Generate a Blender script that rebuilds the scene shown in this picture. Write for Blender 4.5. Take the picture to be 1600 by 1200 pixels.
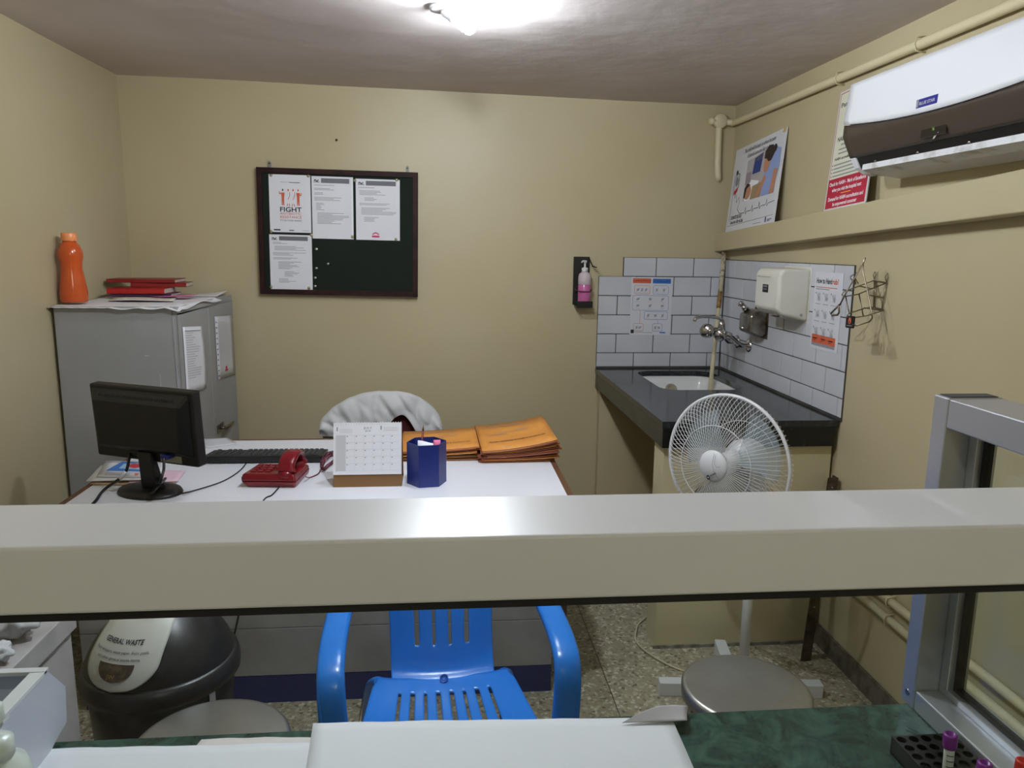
import bpy, bmesh, math, random
from mathutils import Matrix, Vector, noise as mnoise
random.seed(7)
for o in list(bpy.data.objects): bpy.data.objects.remove(o)
SC = bpy.context.scene
COL = SC.collection
PI = math.pi
def V(*a): return Vector(a)

# ------------------------------------------------------------------ camera
F_PX, PITCH, ROLL, YAW, HC = 1184.86, .177887, .01235, .0934927, 1.6
FW = V(math.sin(YAW)*math.cos(PITCH), math.cos(YAW)*math.cos(PITCH), -math.sin(PITCH))
_r0 = V(math.cos(YAW), -math.sin(YAW), 0); _u0 = _r0.cross(FW)
CR = _r0*math.cos(ROLL) + _u0*math.sin(ROLL); CU = -_r0*math.sin(ROLL) + _u0*math.cos(ROLL)
CAMPOS = V(0, 0, HC)
cam = bpy.data.cameras.new('camera'); cam.sensor_width = 36; cam.lens = F_PX/1600*36; cam.clip_start = .02
camo = bpy.data.objects.new('camera', cam); COL.objects.link(camo)
_m = Matrix((CR, CU, -FW)).transposed().to_4x4(); _m.translation = CAMPOS
camo.matrix_world = _m; SC.camera = camo
def ray(x, y): return FW + CR*(x-800)/F_PX - CU*(y-600)/F_PX
def oz(x, y, z): r = ray(x, y); return CAMPOS + r*((z-HC)/r.z)
def oy(x, y, Y): r = ray(x, y); return CAMPOS + r*(Y/r.y)
def ox(x, y, X): r = ray(x, y); return CAMPOS + r*(X/r.x)

# ------------------------------------------------------------------ light, exposure
W = bpy.data.worlds.new('world'); SC.world = W; W.use_nodes = True
W.node_tree.nodes['Background'].inputs[0].default_value = (.5, .55, .65, 1)
W.node_tree.nodes['Background'].inputs[1].default_value = .05
SC.view_settings.view_transform = 'Standard'; SC.view_settings.look = 'None'
SC.view_settings.gamma = 1; SC.view_settings.use_curve_mapping = False
SC.view_settings.exposure = 0.27
SC.cycles.use_denoising = True
SC.cycles.max_bounces = 8; SC.cycles.diffuse_bounces = 4; SC.cycles.transparent_max_bounces = 16
SC.cycles.sample_clamp_indirect = 6; SC.cycles.caustics_reflective = False; SC.cycles.caustics_refractive = False
SC.cycles.use_adaptive_sampling = True; SC.cycles.adaptive_threshold = .02
LAMP_W, MID_W, REAR_FILL_W = 22.5, 43.0, 22.0          # ceiling bulb over the desk, ceiling bulb over the counter side (just out of frame), added fill bulb behind the viewer

# ------------------------------------------------------------------ materials
def lin(c):
    def f(v):
        v /= 255.
        return v/12.92 if v <= .04045 else ((v+.055)/1.055)**2.4
    return (f(c[0]), f(c[1]), f(c[2]), 1)
MATS = {}
def mat(name, rgb, rough=.55, metal=0, spec=.5, var=None, bump=None, coat=0, emit=0, trans=0, alpha=1):
    if name in MATS: return MATS[name]
    m = bpy.data.materials.new(name); m.use_nodes = True; nt = m.node_tree
    b = nt.nodes['Principled BSDF']; b.inputs['Base Color'].default_value = lin(rgb)
    b.inputs['Roughness'].default_value = rough; b.inputs['Metallic'].default_value = metal
    b.inputs['Specular IOR Level'].default_value = spec; b.inputs['Coat Weight'].default_value = coat
    b.inputs['Transmission Weight'].default_value = trans; b.inputs['Alpha'].default_value = alpha
    if emit:
        b.inputs['Emission Color'].default_value = lin(rgb); b.inputs['Emission Strength'].default_value = emit
    if var or bump:
        tc = nt.nodes.new('ShaderNodeTexCoord')
    if var:   # (scale, second colour, low, high)
        n = nt.nodes.new('ShaderNodeTexNoise'); n.inputs['Scale'].default_value = var[0]; n.inputs['Detail'].default_value = 6
        nt.links.new(tc.outputs['Object'], n.inputs['Vector'])
        r = nt.nodes.new('ShaderNodeMapRange'); r.inputs[1].default_value = var[2]; r.inputs[2].default_value = var[3]
        nt.links.new(n.outputs['Fac'], r.inputs[0])
        x = nt.nodes.new('ShaderNodeMix'); x.data_type = 'RGBA'
        x.inputs[6].default_value = lin(rgb); x.inputs[7].default_value = lin(var[1])
        nt.links.new(r.outputs[0], x.inputs[0]); nt.links.new(x.outputs[2], b.inputs['Base Color'])
    if bump:  # (scale, strength, distance)
        n = nt.nodes.new('ShaderNodeTexNoise'); n.inputs['Scale'].default_value = bump[0]; n.inputs['Detail'].default_value = 5
        nt.links.new(tc.outputs['Object'], n.inputs['Vector'])
        bp = nt.nodes.new('ShaderNodeBump'); bp.inputs['Strength'].default_value = bump[1]; bp.inputs['Distance'].default_value = bump[2]
        nt.links.new(n.outputs['Fac'], bp.inputs['Height']); nt.links.new(bp.outputs[0], b.inputs['Normal'])
    MATS[name] = m
    return m
def terrazzo():
    m = mat('terrazzo', (104, 96, 82), .42); nt = m.node_tree; b = nt.nodes['Principled BSDF']
    tc = nt.nodes.new('ShaderNodeTexCoord')
    vo = nt.nodes.new('ShaderNodeTexVoronoi'); vo.inputs['Scale'].default_value = 95
    nt.links.new(tc.outputs['Object'], vo.inputs['Vector'])
    cr = nt.nodes.new('ShaderNodeValToRGB'); e = cr.color_ramp.elements
    cr.color_ramp.interpolation = 'CONSTANT'
    e[0].color = lin((168, 158, 136)); e[1].position = .42; e[1].color = lin((178, 168, 146))
    for p_, c_ in ((.62, (148, 138, 116)), (.74, (200, 190, 166)), (.88, (224, 216, 196)), (.95, (112, 102, 86))):
        k = e.new(p_); k.color = lin(c_)
    sp = nt.nodes.new('ShaderNodeSeparateColor'); nt.links.new(vo.outputs['Color'], sp.inputs[0])
    nt.links.new(sp.outputs[0], cr.inputs[0])
    n = nt.nodes.new('ShaderNodeTexNoise'); n.inputs['Scale'].default_value = 2.2; n.inputs['Detail'].default_value = 4
    nt.links.new(tc.outputs['Object'], n.inputs['Vector'])
    mx = nt.nodes.new('ShaderNodeMix'); mx.data_type = 'RGBA'; mx.blend_type = 'MULTIPLY'; mx.inputs[0].default_value = .35
    nt.links.new(cr.outputs[0], mx.inputs[6]); nt.links.new(n.outputs['Fac'], mx.inputs[7])
    nt.links.new(mx.outputs[2], b.inputs['Base Color'])
    return m
def marble():
    m = mat('green_marble', (38, 66, 56), .22); nt = m.node_tree; b = nt.nodes['Principled BSDF']
    tc = nt.nodes.new('ShaderNodeTexCoord')
    n = nt.nodes.new('ShaderNodeTexNoise'); n.inputs['Scale'].default_value = 17; n.inputs['Detail'].default_value = 10
    n.inputs['Roughness'].default_value = .65; n.inputs['Distortion'].default_value = 1.6
    nt.links.new(tc.outputs['Object'], n.inputs['Vector'])
    cr = nt.nodes.new('ShaderNodeValToRGB'); e = cr.color_ramp.elements
    e[0].position = .3; e[0].color = lin((22, 38, 34)); e[1].position = .72; e[1].color = lin((70, 98, 86))
    for p_, c_ in ((.44, (36, 60, 52)), (.56, (50, 80, 70))):
        k = e.new(p_); k.color = lin(c_)
    nt.links.new(n.outputs['Fac'], cr.inputs[0]); nt.links.new(cr.outputs[0], b.inputs['Base Color'])
    return m
def glassmat(name, tint, ior=1.5):
    m = bpy.data.materials.new(name); m.use_nodes = True; nt = m.node_tree; nt.nodes.clear()
    o = nt.nodes.new('ShaderNodeOutputMaterial'); mx = nt.nodes.new('ShaderNodeMixShader')
    t = nt.nodes.new('ShaderNodeBsdfTransparent'); t.inputs[0].default_value = tint
    g = nt.nodes.new('ShaderNodeBsdfGlossy'); g.inputs['Roughness'].default_value = .02
    lw = nt.nodes.new('ShaderNodeLayerWeight'); lw.inputs['Blend'].default_value = .5      # Schlick, the same from both sides
    pw = nt.nodes.new('ShaderNodeMath'); pw.operation = 'POWER'; pw.inputs[1].default_value = 5; nt.links.new(lw.outputs['Facing'], pw.inputs[0])
    fr = nt.nodes.new('ShaderNodeMapRange'); fr.inputs[3].default_value = .03; fr.inputs[4].default_value = 1; nt.links.new(pw.outputs[0], fr.inputs[0])
    nt.links.new(fr.outputs[0], mx.inputs[0]); nt.links.new(t.outputs[0], mx.inputs[1]); nt.links.new(g.outputs[0], mx.inputs[2])
    nt.links.new(mx.outputs[0], o.inputs[0]); MATS[name] = m
    return m
M_WALL = mat('cream_wall', (189, 177, 144), .46, var=(1.4, (182, 168, 133), .35, .7), bump=(14, .12, .01))
M_CEIL = mat('ceiling_paint', (216, 206, 203), .75, var=(1.1, (200, 188, 184), .35, .65), bump=(3.2, .5, .02))
M_TERR = terrazzo(); M_MARB = marble()
M_TILE = mat('white_tile', (204, 206, 212), .18, var=(2.5, (190, 192, 200), .4, .7))
M_GROUT = mat('grout', (58, 56, 54), .9, var=(9, (84, 80, 74), .4, .7))
M_GRAN = mat('black_granite', (34, 37, 40), .14, var=(60, (54, 58, 60), .5, .7))
M_ALU = mat('aluminium', (196, 198, 204), .34, metal=.75, var=(3, (184, 186, 192), .4, .7))
M_GASK = mat('rubber', (12, 12, 13), .6)
M_STEEL = mat('steel', (170, 168, 166), .3, metal=1, var=(5, (140, 136, 132), .35, .7))
M_CHROME = mat('chrome', (190, 190, 192), .12, metal=1)
M_WHITE = mat('white_plastic', (222, 223, 226), .35)
M_PAPER = mat('paper', (226, 226, 232), .8, bump=(20, .05, .002))
M_BLACK = mat('black_plastic', (11, 11, 12), .42)
M_DARKINK = mat('dark_ink', (40, 42, 46), .8)
M_GREYINK = mat('grey_ink', (140, 140, 146), .8)
M_BLUECH = mat('blue_plastic', (36, 126, 224), .25, spec=.5)
M_BROWN = mat('brown_laminate', (96, 62, 40), .45)
M_LAMI = mat('white_laminate', (226, 228, 236), .28)
M_GASS = glassmat('clear_glass', (.93, .96, .95, 1))
M_CREAMPIPE = mat('cream_paint', (212, 200, 164), .45, bump=(30, .1, .004))

# ------------------------------------------------------------------ mesh helpers
WM = {}
class MB:
    def __init__(s): s.v = []; s.f = []; s.sm = []
    def add(s, vs, fs, smooth=False):
        o = len(s.v); s.v += [Vector(p) for p in vs]
        for f in fs: s.f.append(tuple(i+o for i in f)); s.sm.append(smooth)
        return s
    def box(s, a, b):
        x0, y0, z0 = a; x1, y1, z1 = b
        vs = [(x, y, z) for x in (x0, x1) for y in (y0, y1) for z in (z0, z1)]
        return s.add(vs, [(0,1,3,2), (4,6,7,5), (0,4,5,1), (2,3,7,6), (0,2,6,4), (1,5,7,3)])
    def obox(s, c, U, Vv, N, u, v, n):      # box centred at c with half sizes
        vs = [c + U*(i*u) + Vv*(j*v) + N*(k*n) for i in (-1,1) for j in (-1,1) for k in (-1,1)]
        return s.add(vs, [(0,1,3,2), (4,6,7,5), (0,4,5,1), (2,3,7,6), (0,2,6,4), (1,5,7,3)])
    def hexa(s, bot, top):                  # two matching loops
        n = len(bot); vs = list(bot)+list(top)
        fs = [tuple(reversed(range(n))), tuple(range(n, 2*n))] + [(i, (i+1)%n, n+(i+1)%n, n+i) for i in range(n)]
        return s.add(vs, fs)
    def tube(s, path, r, n=8, closed=False, caps=True, flat=None, up=None, side=None):
        P = [Vector(p) for p in path]; m = len(P); vs = []; fs = []
        rr = r if isinstance(r, (list, tuple)) else [r]*m
        prev = None
        for i in range(m):
            if closed: t = P[(i+1)%m]-P[i-1]
            else: t = P[min(i+1, m-1)]-P[max(i-1, 0)]
            if t.length < 1e-9: t = V(0, 0, 1)
            t.normalize()
            if up is not None: a = Vector(up)
            elif prev is None: a = V(0, 0, 1) if abs(t.z) < .9 else V(1, 0, 0)
            else: a = prev
            b = t.cross(a)
            if b.length < 1e-6: b = t.cross(V(1, 0, 0))
            if side is not None: b = Vector(side)-t*t.dot(Vector(side))
            b.normalize(); a = b.cross(t).normalized(); prev = a
            for k in range(n):
                g = 2*PI*(k+.5)/n
                if flat:   # (half width along b, half thickness along a, superellipse power)
                    c_, s_ = math.cos(g), math.sin(g); e = 2/flat[2]
                    vs.append(P[i] + b*(flat[0]*rr[i]*math.copysign(abs(c_)**e, c_)) + a*(flat[1]*rr[i]*math.copysign(abs(s_)**e, s_)))
                else: vs.append(P[i] + b*(rr[i]*math.cos(g)) + a*(rr[i]*math.sin(g)))
        for i in range(m if closed else m-1):
            j = (i+1) % m
            for k in range(n):
                l = (k+1) % n; fs.append((i*n+k, i*n+l, j*n+l, j*n+k))
        s.add(vs, fs, True)
        if caps and not closed:
            o = len(s.v)-len(vs)
            s.f.append(tuple(o+k for k in reversed(range(n)))); s.sm.append(False)
            s.f.append(tuple(o+(m-1)*n+k for k in range(n))); s.sm.append(False)
        return s
    def cyl(s, a, b, r, n=16, r2=None): return s.tube([a, b], [r, r if r2 is None else r2], n)
    def lathe(s, prof, c=(0, 0, 0), n=32, ax=None, smooth=True, caps=True):
        c = Vector(c); A = Vector(ax).normalized() if ax is not None else V(0, 0, 1)
        B = A.orthogonal().normalized(); D = A.cross(B); vs = []; fs = []; m = len(prof)
        for (r, z) in prof:
            for k in range(n):
                g = 2*PI*k/n; vs.append(c + A*z + (B*math.cos(g)+D*math.sin(g))*r)
        for i in range(m-1):
            for k in range(n):
                l = (k+1) % n; fs.append((i*n+k, i*n+l, (i+1)*n+l, (i+1)*n+k))
        s.add(vs, fs, smooth); o = len(s.v)-len(vs)
        if caps:
            if prof[0][0] > 1e-5: s.f.append(tuple(o+k for k in reversed(range(n)))); s.sm.append(False)
            if prof[-1][0] > 1e-5: s.f.append(tuple(o+(m-1)*n+k for k in range(n))); s.sm.append(False)
        return s
    def grid(s, fn, nu, nv, skip=None, smooth=True):
        vs = [fn(i/nu, j/nv) for i in range(nu+1) for j in range(nv+1)]; fs = []
        for i in range(nu):
            for j in range(nv):
                if skip and skip((i+.5)/nu, (j+.5)/nv): continue
                a = i*(nv+1)+j; fs.append((a, a+nv+1, a+nv+2, a+1))
        return s.add(vs, fs, smooth)
    def prism(s, poly, O, U, Vv, N, t0, t1):
        O, U, Vv, N = Vector(O), Vector(U), Vector(Vv), Vector(N)
        return s.hexa([O+U*a+Vv*b+N*t0 for a, b in poly], [O+U*a+Vv*b+N*t1 for a, b in poly])
    def poly(s, pts): return s.add(pts, [tuple(range(len(pts)))])
    def build(s, name, m, parent=None, bevel=0, solid=0, sub=0, world=True, seg=2):
        me = bpy.data.meshes.new(name); vs = s.v
        if parent is not None and world:
            inv = WM[parent].inverted(); vs = [inv @ p for p in vs]
        me.from_pydata([tuple(p) for p in vs], [], s.f); me.polygons.foreach_set('use_smooth', s.sm); me.update()
        bm = bmesh.new(); bm.from_mesh(me)
        bmesh.ops.remove_doubles(bm, verts=bm.verts, dist=1e-6)
        bmesh.ops.recalc_face_normals(bm, faces=bm.faces); bm.to_mesh(me); bm.free()
        o = bpy.data.objects.new(name, me); COL.objects.link(o); me.materials.append(m)
        if parent is not None: o.parent = parent; WM[o] = WM[parent]
        else: WM[o] = Matrix.Identity(4)
        if solid:
            md = o.modifiers.new('solidify', 'SOLIDIFY'); md.thickness = solid; md.offset = 0
        if bevel:
            md = o.modifiers.new('bevel', 'BEVEL'); md.width = bevel; md.segments = seg; md.limit_method = 'ANGLE'; md.angle_limit = .6
            md.harden_normals = False
        if sub:
            md = o.modifiers.new('subdivision', 'SUBSURF'); md.levels = sub; md.render_levels = sub
        return o
def tag(o, label, cat=None, group=None, kind=None):
    if label: o['label'] = label
    if cat: o['category'] = cat
    if group: o['group'] = group
    if kind: o['kind'] = kind
    return o
def thing(name, label, cat, loc=(0, 0, 0), rotz=0, group=None, scale=1):
    o = bpy.data.objects.new(name, None); COL.objects.link(o); o.empty_display_size = .05
    o.location = loc; o.rotation_euler = (0, 0, rotz); o.scale = (scale,)*3
    WM[o] = Matrix.Translation(Vector(loc)) @ Matrix.Rotation(rotz, 4, 'Z') @ Matrix.Scale(scale, 4)
    return tag(o, label, cat, group)
def struct(name, mb, m, **k):
    o = mb.build(name, m, **k); o['kind'] = 'structure'; return o
def clone(src, name, parent, M):     # a piece sharing mesh data, moved by M (local)
    o = src.copy(); o.name = name; COL.objects.link(o); o.parent = parent; o.matrix_parent_inverse = Matrix.Identity(4)
    o.matrix_local = M; return o
_TX = {}
def textmesh(txt, bold=False, shear=0):
    k = (txt, bold, shear)
    if k not in _TX:
        cu = bpy.data.curves.new('t', 'FONT'); cu.body = txt; cu.align_x = 'LEFT'; cu.size = 1; cu.resolution_u = 2
        cu.shear = shear
        if bold: cu.offset = .018
        ob = bpy.data.objects.new('t', cu); COL.objects.link(ob)
        bpy.context.view_layer.update()
        me = bpy.data.meshes.new_from_object(ob.evaluated_get(bpy.context.evaluated_depsgraph_get()))
        vs = [p.co.copy() for p in me.vertices]; fs = [tuple(p.vertices) for p in me.polygons]
        bpy.data.objects.remove(ob); bpy.data.curves.remove(cu); bpy.data.meshes.remove(me)
        w = max((p.x for p in vs), default=0)
        _TX[k] = (vs, fs, w)
    return _TX[k]
class Sheet:
    """flat printed sheet: lower-left corner O, unit vectors U (right) and Vv (up), w x h metres; or a custom map fn(a,b,lift)"""
    def __init__(s, O=None, U=None, Vv=None, fn=None):
        if fn: s.at = fn
        else:
            O, U, Vv = Vector(O), Vector(U).normalized(), Vector(Vv).normalized(); N = U.cross(Vv).normalized()
            s.at = lambda a, b, l=0: O+U*a+Vv*b+N*l
        s.ink = {}
    def mb(s, m): return s.ink.setdefault(m, MB())
    def rect(s, m, x, y, w, h, l=.0009):
        s.mb(m).poly([s.at(x, y, l), s.at(x+w, y, l), s.at(x+w, y+h, l), s.at(x, y+h, l)]); return s
    def frame(s, m, x, y, w, h, t):
        for a in ((x, y, w, t), (x, y+h-t, w, t), (x, y, t, h), (x+w-t, y, t, h)): s.rect(m, *a)
        return s
    def shape(s, m, pts, l=.0009): s.mb(m).poly([s.at(a, b, l) for a, b in pts]); return s
    def disc(s, m, x, y, rx, ry=None, n=14, l=.0009, rot=0):
        ry = ry or rx; c, d = math.cos(rot), math.sin(rot)
        return s.shape(m, [(x+rx*math.cos(2*PI*k/n)*c-ry*math.sin(2*PI*k/n)*d, y+rx*math.cos(2*PI*k/n)*d+ry*math.sin(2*PI*k/n)*c) for k in range(n)], l)
    def line(s, m, pts, t, l=.0009):
        for (x0, y0), (x1, y1) in zip(pts, pts[1:]):
            dx, dy = x1-x0, y1-y0; d = math.hypot(dx, dy) or 1; nx, ny = -dy/d*t/2, dx/d*t/2
            s.shape(m, [(x0-nx, y0-ny), (x1-nx, y1-ny), (x1+nx, y1+ny), (x0+nx, y0+ny)], l)
        return s
    def text(s, m, txt, x, y, size, width=None, align='L', bold=False, shear=0, l=.0009, flip=False):
        vs, fs, w = textmesh(txt, bold, shear); kx = size
        if width: kx = width/w
        x0 = x - (w*kx/2 if align == 'C' else w*kx if align == 'R' else 0)
        if flip: s.mb(m).add([s.at(2*x-(x0+p.x*kx), y-p.y*size, l) for p in vs], fs)
        else: s.mb(m).add([s.at(x0+p.x*kx, y+p.y*size, l) for p in vs], fs)
        return s
    def para(s, m, x, y, w, n, lead, t, rnd):       # rows of unreadably small print
        for i in range(n): s.rect(m, x, y-i*lead, w*rnd.uniform(.45, 1), t)
        return s
    def emit(s, parent, names=None, world=True):
        for m, b in s.ink.items():
            o = b.build((names or {}).get(m, 'print'), m, parent, world=world)
            o['kind'] = 'stuff'          # fine print, too small to pick apart
def plate(O, U, Vv, w, h, t=.0008):
    O, U, Vv = Vector(O), Vector(U).normalized(), Vector(Vv).normalized(); N = U.cross(Vv).normalized()
    return MB().prism([(0, 0), (w, 0), (w, h), (0, h)], O, U, Vv, N, -t, t*.2)
def smooth_path(pts, n=8, closed=False):
    P = [Vector(p) for p in pts]; out = []; m = len(P)
    for i in range(m if closed else m-1):
        p0 = P[i-1] if (closed or i > 0) else P[0]; p1 = P[i]; p2 = P[(i+1) % m]; p3 = P[(i+2) % m] if (closed or i+2 < m) else P[-1]
        for k in range(n):
            t = k/n; out.append(.5*((2*p1)+(p2-p0)*t+(2*p0-5*p1+4*p2-p3)*t*t+(3*p1-p0-3*p2+p3)*t**3))
    if not closed: out.append(P[-1])
    return out

# ================================================================== the room
DW, XL, XR, YF = 4.064, -1.573, 1.549, -2.2
ZCL, ZCR = 2.406, 2.348
DESK = .79; KD = .953
floor = struct('floor', MB().box((XL-.1, YF-.1, -.08), (XR+.1, DW+.1, -.004)), mat('floor_joint', (58, 52, 44), .9))
def cuts(a, b, o, s):
    r = [a]; k = math.ceil((a-o)/s+1e-6)
    while o+k*s < b-1e-6: r.append(o+k*s); k += 1
    return r+[b]
_xs = cuts(XL, XR, .612, .9); _ys = cuts(YF, DW, 3.035, .9)
for x0, x1 in zip(_xs, _xs[1:]):
    for y0, y1 in zip(_ys, _ys[1:]):
        MB().box((x0+.0015, y0+.0015, -.004), (x1-.0015, y1-.0015, 0)).build('floor_slab', M_TERR, floor)
wall_back = struct('wall_back', MB().box((XL-.1, DW, -.08), (XR+.1, DW+.1, 2.6)), M_WALL)
wall_left = struct('wall_left', MB().box((XL-.1, YF, -.08), (XL, DW, 2.6)), M_WALL)
wall_right = struct('wall_right', MB().box((XR, YF, -.08), (XR+.1, DW, 2.6)), M_WALL)
wall_front = struct('wall_front', MB().box((XL-.1, YF-.1, -.08), (XR+.1, YF, 2.6)), M_WALL)
def ceil_fn(z):
    def f(u, v):
        x = XL-.05+(XR-XL+.1)*u; y = YF-.05+(DW-YF+.1)*v
        return V(x, y, z+ZCL+(ZCR-ZCL)*u + .006*mnoise.noise(V(x*1.3, y*1.3, 3)))
    return f
cb = MB().grid(ceil_fn(0), 40, 60)
cb.box((XL-.05, YF-.05, 2.5), (XR+.05, DW+.05, 2.56))
struct('ceiling', cb, M_CEIL)
M_SKIRT = mat('stone_skirting', (112, 106, 92), .5, var=(25, (78, 72, 62), .4, .65))
struct('baseboard_right', MB().box((XR-.012, YF, 0), (XR, 2.79, .085)), M_SKIRT)
struct('baseboard_back', MB().box((XL, DW-.012, 0), (.86, DW, .085)), M_SKIRT)
struct('baseboard_left', MB().box((XL, YF, 0), (XL+.012, DW-.012, .085)), M_SKIRT)

# ledge that runs up along the right wall
def ledge_z(y, top): return (1.685+(4.06-y)*.0587) if top else (1.593+(4.06-y)*.0505)
bm_ = MB(); bx0 = 1.475; ye = .3
bm_.hexa([V(bx0, ye, ledge_z(ye, 0)), V(XR, ye, ledge_z(ye, 0)), V(XR, DW, ledge_z(DW, 0)), V(bx0, DW, ledge_z(DW, 0))],
         [V(bx0, ye, ledge_z(ye, 1)), V(XR, ye, ledge_z(ye, 1)), V(XR, DW, ledge_z(DW, 1)), V(bx0, DW, ledge_z(DW, 1))])
struct('trim_1', bm_, M_WALL, bevel=.004)['label'] = 'cream painted concrete ledge running along the right wall under the posters'

# wall tiles over the sink, one by one
ZR = [.962, 1.039, 1.143, 1.247, 1.351, 1.455, 1.557]
MB().box((.842, DW-.0068, .95), (XR, DW, 1.455)).box((.974, DW-.0068, 1.455), (XR, DW, 1.557)).build('tile_bed', M_GROUT, wall_back)
MB().box((XR-.0068, 2.747, .95), (XR, DW, 1.551)).build('tile_bed', M_GROUT, wall_right)
G = .0021
for i, (z0, z1) in enumerate(zip(ZR, ZR[1:])):
    lo = .976 if i == 5 else .842
    xs = cuts(lo, XR-.012, .842 if i % 2 == 0 else .948, .2075)
    for x0, x1 in zip(xs, xs[1:]):
        if x1-x0 < .012: continue
        d = random.uniform(0, .0012)
        MB().box((x0+G, DW-.0085-d, z0+G), (x1-G, DW-.002, z1-G)).build('wall_tile', M_TILE, wall_back, bevel=.0012, seg=1)
    ys = cuts(2.745, DW-.012, 3.5 if i % 2 == 1 else 3.39, .2035)
    for y0, y1 in zip(ys, ys[1:]):
        if y1-y0 < .012: continue
        d = random.uniform(0, .0012)
        MB().box((XR-.0085-d, y0+G, z0+G), (XR-.002, y1-G, min(z1, 1.55)-G)).build('wall_tile', M_TILE, wall_right, bevel=.0012, seg=1)

# ================================================================== ceiling lamps (the room's light, plus an added fill behind the viewer)
def bulb_lamp(loc, label, watts, tilt, tint=(.84, .92, 1.0)):
    t = thing('ceiling_lamp', label, 'lamp', loc); L = Vector(loc)
    MB().lathe([(.043, 0), (.045, -.006), (.042, -.013), (.03, -.016), (.0, -.017)], L, 32).build('ceiling_rose', M_WHITE, t)
    d = Vector(tilt).normalized(); a = L+V(.004, 0, -.012)
    MB().lathe([(.016, 0), (.019, .004), (.019, .03), (.015, .034)], a, 20, d).build('bulb_holder', M_WHITE, t)
    b = a+d*.032
    MB().lathe([(.013, 0), (.02, .004), (.023, .02), (.02, .03)], b, 20, d).build('bulb_cap', M_WHITE, t)
    m = mat('lit_glass_%d' % round(loc[1]*100), (255, 255, 255), .3, emit=1); bs = m.node_tree.nodes['Principled BSDF']
    q = d.orthogonal().normalized(); w = d.cross(q); pts = []
    for k in range(64):
        g = k/63*2*PI*3; pts.append(b+d*(.034+.058*k/63)+(q*math.cos(g)+w*math.sin(g))*.018)
    area = 2*PI*.0055*sum((a_-b_).length for a_, b_ in zip(pts, pts[1:]))
    bs.inputs['Emission Color'].default_value = (*tint, 1); bs.inputs['Emission Strength'].default_value = 1.3*watts/(PI*area)
    MB().tube(pts, .0055, 6).build('bulb_spiral', m, t)
    return t
bulb_lamp((.008, 2.67, 2.374), 'lit spiral bulb slanting from a round white holder on the ceiling above the desk', LAMP_W, (.55, -.35, -.42))
bulb_lamp((.1, 1.8, 2.366), 'lit spiral bulb on the ceiling straight above the counter side', MID_W, (-.5, .2, -.5))
bulb_lamp((.25, -.95, 2.366), 'added fill bulb on the ceiling, unseen behind the viewer', REAR_FILL_W, (-.5, .2, -.5), (.96, .97, .82))  # unseen bulb added to brighten the front face of the rail

# ================================================================== sink counter in the corner
ZK, XK, YK = .954, .837, 2.754
t = thing('sink_counter', 'black granite sink counter on a cream masonry pier in the tiled corner', 'counter', (1.2, 3.4, 0))
# hole of the basin (rounded)
HX0, HX1, HY0, HY1 = 1.03, 1.44, 3.40, 3.955
def rrect(x0, x1, y0, y1, r, n=6):
    o = []
    for cx, cy, g0 in ((x1-r, y1-r, 0), (x0+r, y1-r, PI/2), (x0+r, y0+r, PI), (x1-r, y0+r, 1.5*PI)):
        for k in range(n+1): g = g0+PI/2*k/n; o.append((cx+r*math.cos(g), cy+r*math.sin(g)))
    return o
def ring_slab(inner, x0, x1, y0, y1, z0, z1):
    n = len(inner); cx = sum(p[0] for p in inner)/n; cy = sum(p[1] for p in inner)/n; out = []
    for a, b in inner:                       # project outwards to the rectangle
        dx, dy = a-cx, b-cy; k = min(((x1-cx) if dx > 0 else (x0-cx))/dx if abs(dx) > 1e-9 else 1e9, ((y1-cy) if dy > 0 else (y0-cy))/dy if abs(dy) > 1e-9 else 1e9)
        out.append((cx+dx*k, cy+dy*k))
    mb = MB(); ang = lambda p: math.atan2(p[1]-cy, p[0]-cx)
    corners = [(x1, y1), (x0, y1), (x0, y0), (x1, y0)]
    for z in (z0, z1): mb.v += [V(a, b, z) for a, b in inner]+[V(a, b, z) for a, b in out]
    for i in range(n):
        j = (i+1) % n
        oi, oj = out[i], out[j]; extra = None
        if abs(oi[0]-oj[0]) > 1e-6 and abs(oi[1]-oj[1]) > 1e-6:
            extra = min(corners, key=lambda c: math.hypot(c[0]-(oi[0]+oj[0])/2, c[1]-(oi[1]+oj[1])/2))
        for zi, z in enumerate((z0, z1)):
            o = zi*2*n; f = [o+i, o+j, o+n+j]
            if extra: mb.v.append(V(extra[0], extra[1], z)); f.append(len(mb.v)-1)
            f.append(o+n+i); mb.f.append(tuple(f)); mb.sm.append(False)
        if extra:
            a, b = len(mb.v)-2, len(mb.v)-1
            mb.f += [(n+i, a, b, 3*n+i), (a, n+j, 3*n+j, b)]; mb.sm += [False, False]
        else: mb.f.append((n+i, n+j, 3*n+j, 3*n+i)); mb.sm.append(False)
        mb.f.append((i, j, 2*n+j, 2*n+i)); mb.sm.append(False)
    return mb
inner = rrect(HX0, HX1, HY0, HY1, .09)
ring_slab(inner, XK, XR-.011, YK, DW-.011, ZK-.025, ZK).build('worktop', M_GRAN, t)
MB().box((XK+.004, YK+.02, ZK-.105), (XK+.022, DW-.012, ZK-.025)).build('side_apron', mat('worn_granite', (42, 44, 40), .3, var=(8, (64, 64, 56), .45, .7)), t)
MB().box((XK+.004, YK+.004, ZK-.105), (XR-.018, YK+.02, ZK-.025)).build('front_apron', mat('chipped_granite', (14, 15, 15), .3, var=(22, (70, 68, 62), .66, .76)), t)
M_PIER = mat('yellow_paint', (208, 198, 162), .55, bump=(16, .15, .01))
MB().box((XK+.02, YK+.03, 0), (XR-.013, YK+.16, ZK-.105)).build('pier', M_PIER, t)
MB().box((XK+.02, DW-.06, 0), (XR-.013, DW-.014, ZK-.03)).build('rear_pier', M_WALL, t)
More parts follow.
